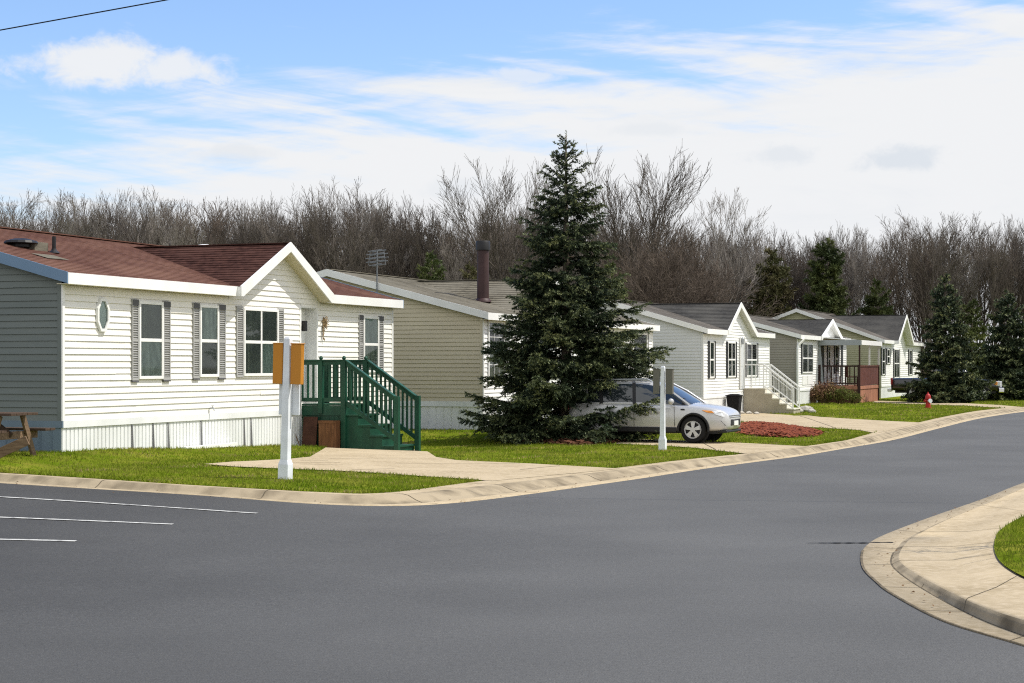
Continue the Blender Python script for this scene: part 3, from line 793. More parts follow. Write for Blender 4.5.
def build_shell(h, front, end, roof, groof, trimf, trime, skf, ske, gap=None):
    """walls, skirting, trim, main roof and cross gable.  h has W, zbelt, zbelt0, zt (fascia top), zr (ridge), ov, rk, gable=(t0,t1,zp,og)"""
    W, L, d = h.W, h.L, h.W/2
    zt, zr, ov, rk = h.zt, h.zr, h.ov, h.rk
    p = (zr-zt)/(d+ov); ze = zt-.19            # soffit height
    g0, g1, zp, og = h.gable[:4]; gc = h.gable[4] if len(h.gable) > 4 else (g0+g1)/2; gw = (g1-g0)/2; gl, gr = gc-g0, g1-gc
    h.ze = ze; h.pitch = p
    # ---- front wall
    mb = MB(); segs = [(0, L)]
    if gap: segs = [(0, gap[0]), (gap[1], L)]
    for a, b in segs: siding(mb, (0,0,0), (1,0,0), (0,-1,0), h.zbelt, ze, lambda z, a=a, b=b: (a, b))
    if gap:
        siding(mb, (0,0,0), (1,0,0), (0,-1,0), gap[2], ze, lambda z: (gap[0], gap[1]))
    mb.box(0, .0, h.zbelt, segs[0][1], .04, ze) if not gap else None
    mb.build('front_wall', M[front], h.o)
    # ---- end walls and back
    ea = lambda z: (0, W) if z < zt+p*ov else (max(0,(z-zt)/p-ov), min(W, W-((z-zt)/p-ov)))
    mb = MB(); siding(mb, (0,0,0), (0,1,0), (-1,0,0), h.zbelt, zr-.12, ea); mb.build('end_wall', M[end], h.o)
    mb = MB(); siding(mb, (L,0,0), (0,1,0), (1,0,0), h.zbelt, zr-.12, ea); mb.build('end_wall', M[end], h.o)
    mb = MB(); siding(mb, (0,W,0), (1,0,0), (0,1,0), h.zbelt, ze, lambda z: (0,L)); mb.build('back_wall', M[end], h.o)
    # ---- belt and skirting
    def band(name, z0, z1, off, m1, m2):
        mb = MB()
        for a, b in segs: mb.box(a, -off, z0, b, .0, z1)
        mb.build(name, M[m1], h.o)
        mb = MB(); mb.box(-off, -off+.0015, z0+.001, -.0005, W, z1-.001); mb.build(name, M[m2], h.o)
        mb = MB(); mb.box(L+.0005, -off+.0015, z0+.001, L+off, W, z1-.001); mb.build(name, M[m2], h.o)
    band('belt_trim', h.zbelt0, h.zbelt, .030, skf, ske)
    mb = MB(); ribbed(mb, .0, L, -.25, h.zbelt0+.002, .012); mb.build('skirting', M[skf], h.o)
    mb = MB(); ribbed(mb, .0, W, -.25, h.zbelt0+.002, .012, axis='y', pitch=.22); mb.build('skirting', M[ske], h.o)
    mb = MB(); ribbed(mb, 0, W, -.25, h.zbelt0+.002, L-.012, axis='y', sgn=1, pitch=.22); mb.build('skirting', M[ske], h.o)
    # ---- corner boards
    for a, b in ((-.022, .04), (L-.04, L+.022)):
        mb = MB(); mb.box(a, -.0275, h.zbelt+.002, b, .0, ze); mb.build('corner_trim', M[trimf], h.o)
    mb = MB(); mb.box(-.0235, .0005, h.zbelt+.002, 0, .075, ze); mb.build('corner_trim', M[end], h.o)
    # ---- roof
    U = Vector((0, d+ov, zr-zt)); Lu = U.length
    mb = MB()
    for a, b in ((-rk, g0), (g1, L+rk)): courses(mb, (a, -ov, zt), (1,0,0), b-a, U, Lu)
    f = (ov+.02)/(d+ov); pm = Vector((g0, -ov, zt)) + U*f
    courses(mb, pm, (1,0,0), g1-g0, U, Lu*(1-f))
    courses(mb, (L+rk, W+ov, zt), (-1,0,0), L+2*rk, Vector((0, -(d+ov), zr-zt)), Lu)
    mb.bar((-rk, d, zr+.012), (L+rk, d, zr+.012), .22, .02)
    ro = mb.build('roof', M[roof], h.o)
    # fascia
    for a, b in ((-rk, g0+.02), (g1-.02, L+rk)):
        mb = MB(); mb.box(a, -ov-.03, zt-.185, b, -ov-.004, zt+.004); mb.build('fascia', M[trimf], h.o, bevel=.003)
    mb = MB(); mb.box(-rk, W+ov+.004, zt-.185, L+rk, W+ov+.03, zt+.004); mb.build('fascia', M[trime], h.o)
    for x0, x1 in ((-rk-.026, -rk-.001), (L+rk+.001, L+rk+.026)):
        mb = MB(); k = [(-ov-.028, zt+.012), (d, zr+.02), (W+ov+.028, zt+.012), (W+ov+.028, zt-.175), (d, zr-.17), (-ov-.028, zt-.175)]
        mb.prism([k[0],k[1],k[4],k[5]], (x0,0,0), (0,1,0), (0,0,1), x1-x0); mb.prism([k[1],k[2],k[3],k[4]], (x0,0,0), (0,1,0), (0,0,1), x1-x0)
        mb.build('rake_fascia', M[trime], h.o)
    for a, b in ((-rk, g0), (g1, L+rk)):
        mb = MB(); mb.box(a, -ov-.002, zt-.186, b, -.0, zt-.176); mb.build('soffit', M[getattr(h, 'sof', 'soffit')], h.o)
    # rake soffits
    for xa, xb in ((-rk, -.001), (L+.001, L+rk)):
        mb = MB(); mb.add([(xa,-ov,zt-.15),(xb,-ov,zt-.15),(xb,d,zr-.14),(xa,d,zr-.14),(xb,W+ov,zt-.15),(xa,W+ov,zt-.15)], [(0,1,2,3),(3,2,4,5)])
        mb.build('soffit', M[getattr(h, 'sof', 'soffit')], h.o)
    # ---- cross gable
    yb = (zp-zt)/p - ov; mb = MB()
    for sg, w in ((-1, gl), (1, gr)):
        e = (gc+sg*w, -og, zt); U2 = Vector((-sg*w, 0, zp-zt))
        courses(mb, e, (0,1,0), yb+og+.05, U2, U2.length, row=.125, lip=.012)
    mb.bar((gc, -og, zp+.008), (gc, yb+.05, zp+.008), .16, .02)
    mb.build('gable_roof', M[groof], h.o)
    for sg, w in ((-1, gl), (1, gr)):
        mb = MB()
        k = [(gc, zp+.03), (gc+sg*(w+.03), zt+.012), (gc+sg*(w+.03), zt-.185), (gc+sg*(w-.06), zt-.185), (gc, zp-.17)]
        mb.prism(k, (0, -og-.001-(.0012 if sg > 0 else 0), 0), (1,0,0), (0,0,1), .028)
        x = gc+sg*w; mb.box(x-.03, -og+.001, zt-.184, x+.03, -ov, zt+.0)
        mb.build('gable_fascia', M[trimf], h.o, recalc=True)
    for sg, w in ((-1, gl), (1, gr)):
        mb = MB(); a = Vector((gc, -og-.002, zp-.13)); b = Vector((gc+sg*(w-.02), -og-.002, zt-.175)); q = Vector((0, og, 0))
        mb.add([a, b, b+q, a+q], [(0,1,2,3)])
        for fr in np.linspace(.08, .96, 9):      # ribs along the soffit
            m = a.lerp(b, fr); mb.bar(m, m+q, .012, .006, up=(0,0,1))
        mb.build('gable_soffit', M[getattr(h, 'sof', 'soffit')], h.o)
    z0 = h.zbelt + math.ceil((ze-h.zbelt)/.112 - 1)*.112
    wd = lambda z, w: min(w-.03, max(0, (zp-.12-z)*w/(zp-zt)))
    mb = MB(); siding(mb, (0,0,0), (1,0,0), (0,-1,0), z0, zp-.12, lambda z: (gc-wd(z, gl), gc+wd(z, gr)))
    mb.build('gable_wall', M[front], h.o)

def px_gable(h, a, b, c, ypk, og):
    """gable from its photographed left foot, right foot and peak"""
    h.gable = (h.front(a, 0, og)[0], h.front(b, 0, og)[0], h.front(c, ypk, og)[1], og, h.front(c, 0, og)[0])

def px_window(h, a, b, top, bot, **kw):
    (t0, z1), (t1, _) = h.front(a, top), h.front(b, top)
    tm = h.front((a+b)/2, top); tb = h.front((a+b)/2, bot)
    return window(h, t0, t1, tb[1], tm[1], **kw)

# ---------------------------------------------------------------- home 1 (cream, nearest)
h = Home('mobile_home', 'nearest mobile home, cream sided with red brown roof and small oval window', HC1, L1,
         dict(W=8.0, zbelt=.965, zbelt0=.85, zt=3.43, zr=4.56, ov=.20, rk=.15, gable=(5.95, 9.75, 4.50, .36)))
H1 = h
px_gable(h, 241, 332, 290, 243.5, .30)
tA, tB = h.front(300.5, 350)[0], h.front(316, 350)[0]
build_shell(h, 'cream', 'shaded_end', 'sh_brown', 'sh_red', 'white_trim', 'shaded_trim', 'skirt_white', 'shaded_skirt', gap=(tA, tB, 3.14))
# recessed entry
mb = MB(); rd = .30
mb.box(tB-.002, -.02, .85, tB+.06, rd, 3.14); mb.box(tA-.06, -.02, .85, tA+.002, rd, 3.14); mb.box(tA, -.018, 3.12, tB, rd, 3.16); mb.box(tA, -.018, .85, tB, rd, .96)
mb.build('door_frame', M['white_trim'], h.o)
mb = MB(); mb.box(tA+.003, rd-.05, .965, tB-.003, rd, 3.118)
for z0, z1 in ((1.1,1.75),(1.9,2.95)):
    mb.box(tA+.12, rd-.058, z0, tB-.12, rd-.05, z1)
do = mb.build('door', M['white_trim'], h.o, bevel=.004)
mb = MB(); mb.lathe([(.02,0),(.028,-.04),(.02,-.06)], 10, (tA+.09, rd-.052, 1.95), axis='y'); mb.build('door_handle', M['zinc'], do)
mb = MB(); mb.box(tA+.03, -.10, 2.62, tA+.12, .0, 2.84); mb.build('entry_lamp', M['black'], h.o)
# windows
px_window(h, 137, 161.3, 301.5, 379, lower='blind', upper='screen', shut=(.20,.24), ends=True, curtains=[(0,.0,.3,.5,.93)])
px_window(h, 198, 216.8, 305, 377, lower='screen', upper='blind', shut=(.22,.26), ends=True)
px_window(h, 242, 276.5, 308.5, 376, cols=2, lower=['screen','blind'], upper=['screen','screen'], shut=(.26,.24), ends=False, curtains=[(0,.05,.42,.03,.95),(1,.62,1,.05,.5),(1,.0,.2,.45,.95)])
px_window(h, 362, 377.2, 316.5, 372.5, lower='curtain', upper='blind', shut=(.2,.26), ends=True)
# oval window: eight sided white frame
t, z = h.front(101, 315); mb = MB()
ring = lambda rx, rz, y: [(t+rx*math.cos(a), y, z+rz*math.sin(a)) for a in np.linspace(PI/8, 2*PI+PI/8, 9)[:-1]]
vs = ring(.20,.32,-.015)+ring(.19,.31,-.06)+ring(.145,.255,-.06)+ring(.145,.255,-.03)
mb.add(vs, [(r*8+k, r*8+(k+1)%8, (r+1)*8+(k+1)%8, (r+1)*8+k) for r in range(3) for k in range(8)])
ow = mb.build('oval_window', M['white_trim'], h.o, recalc=True)
mb = MB(); mb.add(ring(.145,.255,-.033), [tuple(range(8))]); mb.build('pane', M['glass'], ow)
mb = MB(); mb.add(ring(.15,.26,-.022), [tuple(range(8))]); mb.build('blind', M['frosted'], ow)
# roof fittings
def on_roof(h, t, y): return h.zt + h.pitch*(y+h.ov)
def roof_px(h, px, py):
    """point of the front roof slope under a pixel, local coordinates"""
    best = None
    for y in np.linspace(0, h.W/2, 200):
        tt, z = h.front(px, py, -y)
        e = abs(z - on_roof(h, tt, y))
        if best is None or e < best[0]: best = (e, tt, y, on_roof(h, tt, y))
    return best[1:]
t, y, z = roof_px(h, 54, 253)
mb = MB(); mb.tube([(t,y,z-.05),(t,y,z+.30)], .035, 10); mb.lathe([(.11,0),(.05,.05),(.04,.08)], 12, (t,y,z)); mb.build('vent_pipe', M['black'], h.o)
t, y, z = roof_px(h, 21, 247)
mb = MB(); mb.lathe([(.16,0),(.16,.05),(.30,.07),(.28,.11),(.12,.15)], 14, (t,y,z)); mb.build('roof_vent', M['black'], h.o)
mb = MB(); mb.box(t+.1, y-.22, z+.005-.1, t+.5, y+.25, z+.10); mb.build('roof_vent_flashing', M['sh_tan'], h.o)
t, y, z = roof_px(h, 51, 258)
sl = h.pitch; mb = MB(); mb.add([(t-.3,y-.15,z-.15*sl+.02),(t+.35,y-.15,z-.15*sl+.02),(t+.35,y+.2,z+.2*sl+.02),(t-.3,y+.2,z+.2*sl+.02)], [(0,1,2,3)]); mb.build('roof_patch', M['sh_tan'], h.o)
mb = MB(); mb.lathe([(.12,-.2),(.12,.06),(.22,.08),(.20,.12),(.08,.14)], 14, (h.front(205,240,-4)[0], 4.0, 4.60)); mb.build('roof_vent', M['white_trim'], h.o)
# dried wreath and tap
t, z = h.front(322, 322); rg = random.Random(4); mb = MB()
for k in range(46):
    a = rg.uniform(0, 2*PI); r0 = rg.uniform(0,.1)
    p = Vector((t+r0*math.cos(a)+rg.uniform(0,.12), -.03, z+r0*math.sin(a))); mb.bar(p, p+Vector((rg.uniform(-.1,.12), -rg.uniform(.0,.05), rg.uniform(-.12,.1))), .012, .012)
for k in range(12):
    p = Vector((t-.02, -.03, z-.08-.025*k)); mb.bar(p, p+Vector((rg.uniform(-.05,.05), -.03, -.05)), .014, .014)
mb.build('door_wreath', M['straw'], h.o)
t, z = h.front(209, 408); mb = MB(); mb.tube([(t,0,z),(t,-.10,z),(t,-.12,z-.05)], .014, 8); mb.lathe([(.03,0),(.03,-.012)], 8, (t,-.08,z+.05)); mb.bar((t,-.08,z),(t,-.08,z+.05),.01,.01); mb.build('garden_tap', M['zinc'], h.o)
# torn flaps and seams in the skirting
mb = MB()
for px in (131, 152, 167, 200, 243, 250):
    t, _ = h.front(px, 430); mb.add([(t,-.024,-.1),(t+.03,-.06,-.1),(t+.02,-.026,.84),(t,-.024,.84)], [(0,1,2,3)])
    mb.box(t-.012, -.0105, 0, t, -.009, .84)
mb.build('skirting_flap', M['shutter_end'], h.o)
# loose board at the foot of the skirting
(t0, _), (t1, _) = h.front(178, 449), h.front(230, 447)
bo = MB(); bo.box(-(t1-t0)/2, -.05, 0, (t1-t0)/2, .05, .07); bo = bo.build('loose_board', M['white_trim'], bevel=.004)
pw = h.world((t0+t1)/2, .12); bo.location = (pw.x, pw.y, lawn_z(pw.x, pw.y)-.005); bo.rotation_euler = (0,0,TH); tag(bo, 'white board lying on the grass at the foot of the ribbed skirting', 'board')

# ---------------------------------------------------------------- home 2 (beige, behind the spruce)
h = Home('mobile_home', 'beige mobile home with tan roof and maroon flue pipe, half hidden behind the big spruce', HC2, L2,
         dict(W=8.96, zbelt=.94, zbelt0=.80, zt=3.267, zr=4.48, ov=.20, rk=.18, gable=(3.0, 7.2, 4.40, .35)))
H2 = h
build_shell(h, 'white_siding', 'beige', 'sh_tan', 'sh_tan', 'white_trim', 'white_trim', 'skirt_white', 'skirt_white')
px_window(h, 487, 503, 321, 381, cols=1, upper='room', lower='curtain', grid=True)
px_window(h, 530, 556, 326, 378, cols=2, upper='curtain', lower='screen', shut=(.25,.25))
px_window(h, 632, 646, 333, 375, upper='room', lower='screen', shut=(.2,.2))
tD, zD = h.front(598, 345); mb = MB(); mb.box(tD-.45, -.045, .95, tD+.45, -.012, 3.0); mb.box(tD-.53, -.05, .95, tD-.45, -.01, 3.06); mb.box(tD+.45, -.05, .95, tD+.53, -.01, 3.06); mb.box(tD-.45, -.05, 3.0, tD+.45, -.01, 3.06)
mb.build('door', M['white_trim'], h.o)
t, y, z = roof_px(h, 483, 302)
mb = MB(); zt2 = HC + (HOR-241)/F*(h.c + DT*t - DS*y).y
mb.tube([(t,y,z-.2),(t,y,z+.06),(t,y,zt2-.28)], .17, 18); mb.lathe([(.24,0),(.22,.06),(.18,.1)], 18, (t,y,z))
co_ = mb.build('flue_pipe', M['pipe'], h.o, angle=40)
mb = MB(); mb.lathe([(.17,0),(.21,.02),(.21,.24),(.19,.28)], 18, (t,y,zt2-.28)); mb.build('flue_cap', M['black'], co_, angle=40)
t, y, z = roof_px(h, 436, 293); mb = MB(); mb.add([(t,y,z+.02),(t+1.6,y,z+.02),(t+1.6,y+.05,z+.035),(t,y+.05,z+.035)], [(0,1,2,3)]); mb.build('roof_seam', M['sh_grey'], h.o)
# tv aerial on the near end
best = min(((abs((lambda q: 512+F*q.x/q.y)(h.world(-.2, -yy)) - 378), yy) for yy in np.linspace(0, 9, 400)))[1]
zrake = on_roof(h, 0, best); yc = h.world(-.2, -best).y
ztop = HC + (HOR-250)/F*yc; mb = MB(); mb.tube([(-.24,best,zrake-.25),(-.24,best,ztop)], .022, 8)
for dz, half in ((-.02,.20),(-.11,.26),(-.21,.28),(-.31,.26),(-.40,.18)):
    a = Vector((-.24, best, ztop+dz))
    for off in (-.12,.12): mb.tube([a+Vector((off,-half,.02)), a+Vector((off,half,-.03))], .013, 6)
    mb.tube([a+Vector((-.13,0,0)), a+Vector((.13,0,0))], .012, 6)
for sgn in (-1,1): mb.tube([(-.24,best+sgn*.20,ztop-.02),(-.24,best+sgn*.25,ztop-.40)], .010, 6)
mb.build('tv_aerial', M['aerial'], h.o)

# ---------------------------------------------------------------- home 3 (white)
h = Home('mobile_home', 'bright white mobile home with charcoal roof and pale steps, behind the silver car', HC3, L3,
         dict(W=8.0, zbelt=.735, zbelt0=.66, zt=3.22, zr=4.43, ov=.20, rk=.18, sof='soffit_white', gable=(2.1, 5.1, 4.37, .25)))
H3 = h
px_gable(h, 728, 757, 741, 303, .22)
build_shell(h, 'white_siding', 'pale_grey', 'sh_mid', 'sh_grey', 'white_trim', 'white_trim', 'skirt_white', 'skirt_white')
px_window(h, 708.8, 713.2, 341.5, 378, lower='screen', upper='screen', shut=(.22,.22), shm='shutter_black')
px_window(h, 727, 734.6, 342, 377.3, cols=2, lower='screen', upper='room', shut=(.22,.24), shm='shutter_black')
px_window(h, 745.6, 756, 343.2, 376.6, cols=2, lower='curtain', upper='room', shut=(.2,.24), shm='shutter_black')
tD, _ = h.front(741.3, 345); mb = MB(); mb.box(tD-.42, -.035, .95, tD+.30, -.012, 2.95)
for z0, z1 in ((1.05,1.75),(1.85,2.8)): mb.box(tD-.32, -.04, z0, tD+.2, -.034, z1)
do = mb.build('door', M['pale_grey'], h.o)
mb = MB(); mb.bar((tD-.44,-.06,.98),(tD-.44,-.06,3.0),.05,.05); mb.bar((tD+.32,-.05,.95),(tD+.32,-.05,3.0),.06,.05); mb.build('door_frame', M['white_trim'], do)
mb = MB(); mb.lathe([(.03,0),(.06,-.05),(.05,-.25),(.02,-.28)], 10, (tD-.1,-.08,3.0)); mb.build('entry_lamp', M['zinc'], h.o)

# ---------------------------------------------------------------- home 4 (taupe, with porch)
h = Home('mobile_home', 'taupe mobile home with white downspout and covered redwood porch', HC4, L4,
         dict(W=8.0, zbelt=.80, zbelt0=.72, zt=3.24, zr=4.37, ov=.20, rk=.18, sof='soffit_white', gable=(5,8,4.14,.3)))
H4 = h
px_gable(h, 821.5, 842.5, 832.7, 319.5, .25)
build_shell(h, 'white_siding', 'taupe', 'sh_mid', 'sh_grey', 'white_trim', 'white_trim', 'skirt_white', 'taupe')
px_window(h, 801.6, 812.3, 343.5, 373, cols=2, lower='screen', upper='screen', shut=(.22,0), shm='shutter_black')
px_window(h, 827.4, 829.6, 346, 372, lower='room', upper='room', shut=(.2,0), shm='shutter_black')
px_window(h, 834.5, 837.3, 345, 373, lower='screen', upper='room', shut=(.25,.25), shm='shutter_black')
for a, b, nm in ((819.5,823.5,'door'),(840.5,842.5,'door')):
    (t0,_),(t1,_) = h.front(a,345), h.front(b,345); mb = MB(); mb.box(t0,-.035,.85,t1,-.012,2.95); mb.box(t0+.15,-.04,1.9,t1-.15,-.034,2.75); mb.build(nm, M['shutter_black'], h.o)
# raised panel under the corner window
(t0,_),(t1,_) = h.front(801.6,380), h.front(812.3,380); mb = MB()
for k in range(2): mb.box(t0+.05+k*(t1-t0)/2, -.03, 1.0, t0-.05+(k+1)*(t1-t0)/2, -.012, 1.42)
mb.build('trim_panel', M['white_trim'], h.o)
# downspout on the near corner
mb = MB(); P = [(.3,-.27,3.12),(.25,-.25,3.05),(-.06,-.06,2.78),(-.10,-.05,2.6),(-.10,-.05,.3)]
for a, b in zip(P, P[1:]): mb.bar(a, b, .10, .08, up=(0,1,0.01))
mb.build('downspout', M['white_trim'], h.o)

# ---------------------------------------------------------------- home 5 (farthest)
h = Home('mobile_home', 'farthest pale mobile home with steep charcoal gable, beside the right hand spruces', HC5, L5,
         dict(W=9.0, zbelt=.80, zbelt0=.72, zt=3.24, zr=4.94, ov=.20, rk=.25, sof='soffit_white', gable=(7,12,4.83,.5)))
H5 = h
px_gable(h, 898.6, 913.5, 906.7, 315, .45)
build_shell(h, 'white_siding', 'olive', 'sh_mid', 'sh_grey', 'white_trim', 'white_trim', 'skirt_white', 'olive')
for a, b, tp, bt, c in ((881.5,884.3,348,375,1),(886.5,889,349,364,1),(893.6,898.6,349,378,2),(908.5,911.4,350,375,1)):
    px_window(h, a, b, tp, bt, cols=c, lower='screen', upper='screen', shut=(.28,.28), shm='shutter_black')
# ================================================================ decks and steps
def deck_green():
    h = H1
    tn = 8.55; sc = h.cross(344, tn); tf = tn + 1.06; zp = 1.075; se = h.cross(397, tn)
    base = h.world(tn, 0)
    o = thing('entry_deck', 'dark green wooden entry deck with railings and steps beside the cream home', 'deck', (base.x, base.y, 0), TH)
    gz = lambda t, s: lawn_z(*h.world(tn+t, s)[:2])
    # local: x = t - tn, y = -s
    W = tf - tn; g = M['green']
    mb = MB(); n = 8
    for k in range(n):
        a, b = .02+ (sc-.02)*k/n, .02+(sc-.02)*(k+1)/n; mb.box(-.02, -b+.004, zp-.035, W+.02, -a-.004, zp)
    mb.build('platform', M['green'], o)
    mb = MB()
    for k in range(9):      # skirt boards on the near side and the front
        a = .03+(sc-.04)*k/9; mb.box(.0, -a-(sc-.04)/9+.006, .0, .022, -a, zp-.24)
    mb.box(-.022, -sc, zp-.24, .0, -.02, zp-.037); mb.box(0, -sc+.03, .02, W, -sc+.055, zp-.037)
    mb.build('skirt_board', g, o)
    def post(x, y, z0, z1, cap=True, w=.105):
        mb = MB(); mb.box(x-w/2, y-w/2, z0, x+w/2, y+w/2, z1)
        if cap:
            mb.box(x-w/2-.015, y-w/2-.015, z1, x+w/2+.015, y+w/2+.015, z1+.02); mb.lathe([(.03,.02),(.045,.05),(.03,.085),(.004,.10)], 10, (x,y,z1))
        mb.build('post', g, o, bevel=.004)
    zr = zp + .90
    post(.0, -sc, 0, zr+.02); smid = h.cross(321, tn); post(.0, -smid, zp-.2, zr+.02); post(W, -sc, 0, zr+.02); post(0, .10, 0, zr, cap=False); post(W, -.06, zp-.2, zr, cap=False)
    def railing(a, b, z0a, z0b, hgt=.78, gap=.085, name='railing'):
        """rail pair from a to b (x,y) with balusters; z0 = height of bottom rail"""
        mb = MB(); A, B = Vector((a[0],a[1],0)), Vector((b[0],b[1],0)); L = (B-A).length
        A.z, B.z = z0a, z0b; mb.bar(A, B, .045, .085); 
        up = Vector((0,0,hgt)); mb.bar(A+up, B+up, .05, .085); mb.bar(A+up+Vector((0,0,.055)), B+up+Vector((0,0,.055)), .12, .028)
        n = max(2, int(L/gap))
        for k in range(1, n):
            p = A.lerp(B, k/n); mb.box(p.x-.019, p.y-.019, p.z+.02, p.x+.019, p.y+.019, p.z+hgt-.03)
        mb.build(name, g, o)
    railing((0,.10),(0,-smid+.05), zp+.09, zp+.09, gap=.115); railing((0,-smid-.05),(0,-sc+.05), zp+.09, zp+.09, gap=.115)
    railing((W,-.06),(W,-sc+.05), zp+.09, zp+.09)
    # steps
    nst = 4; run = (se-sc-.10)/nst; rise = zp/(nst+1)
    mb = MB(); tr = MB()
    for k in range(nst):
        z = zp - rise*(k+1); s0 = sc+run*k+.03; s1 = s0+run
        mb.box(.03, -s0-.03, z-.0-rise+.0 if False else 0.02, .055, -s0, z-.04); mb.box(.03, -s1, .02, .055, -s0-.03, z-.042); mb.box(W-.055, -s1, .02, W-.03, -s0, z-.042)
        mb.box(.06, -s1+.012, max(.02, z-rise), W-.06, -s1+.034, z-.042)
        tr = MB(); tr.box(.0, -s1-.02, z-.04, W, -s0+.01, z); tr.build('tread', M['green'], o, bevel=.004)
    mb.build('stringer', g, o)
    zb = lawn_z(*h.world(tn, se)[:2])
    z1 = 1.9-(396.5-365)*h.world(tn, se).y/F
    post(0, -se, zb-.05, z1, cap=False); post(W, -se, zb-.05, z1, cap=False)
    for x in (0, W): railing((x,-sc-.05),(x,-se+.04), zp+.03, z1-.90, hgt=.84, gap=.10, name='stair_railing')
    # things leaning on the near side
    def lean(px0, px1, y_top, label, cat, name, m, thick, tilt, off):
        pa, pb = h.cross(px0, tn-off), h.cross(px1, tn-off); w = pb-pa
        p = h.world(tn-off, (pa+pb)/2); z0 = lawn_z(p.x, p.y)
        ht = (HC+(HOR-y_top)/F*p.y) - z0
        mb = MB(); mb.box(-thick/2, -w/2, 0, thick/2, w/2, ht)
        if thick > .1:
            mb.box(-thick/2-.012, -w/2-.01, ht-.06, -thick/2, w/2+.01, ht); mb.box(-thick/2-.012, -w/2-.01, .05, -thick/2, w/2+.01, .1); mb.box(-thick/2-.006, -w*.18, .1, -thick/2, -w*.165, ht-.06)
        ob = mb.build(name, m, bevel=.006); ob.location = (p.x, p.y, z0-.01); ob.rotation_euler = (0, tilt, TH)
        tag(ob, label, cat)
    lean(301.5, 315.5, 416, 'rusty brown board leaning against the green entry deck', 'board', 'wooden_board', M['rust'], .03, .13, .20)
    lean(321, 338, 420, 'orange brown wooden box standing against the green entry deck', 'box', 'wooden_box', M['box_wood'], .22, 0, .15)
    p = h.world(tn+.35, sc+.5)
    # thin cane
    a = h.world(tn-.25, h.cross(296, tn-.25)); b = h.world(tn-.06, h.cross(300, tn)); za = lawn_z(a.x,a.y)
    mb = MB(); mb.tube([(0,0,0),(-.25,.10,.62)], .012, 6); ob = mb.build('garden_cane', M['old_wood']); ob.location = (h.world(tn-.26, h.cross(303,tn-.26)).x, h.world(tn-.26, h.cross(303,tn-.26)).y, za); tag(ob, 'thin stick leaning beside the rusty board', 'stick')
deck_green()

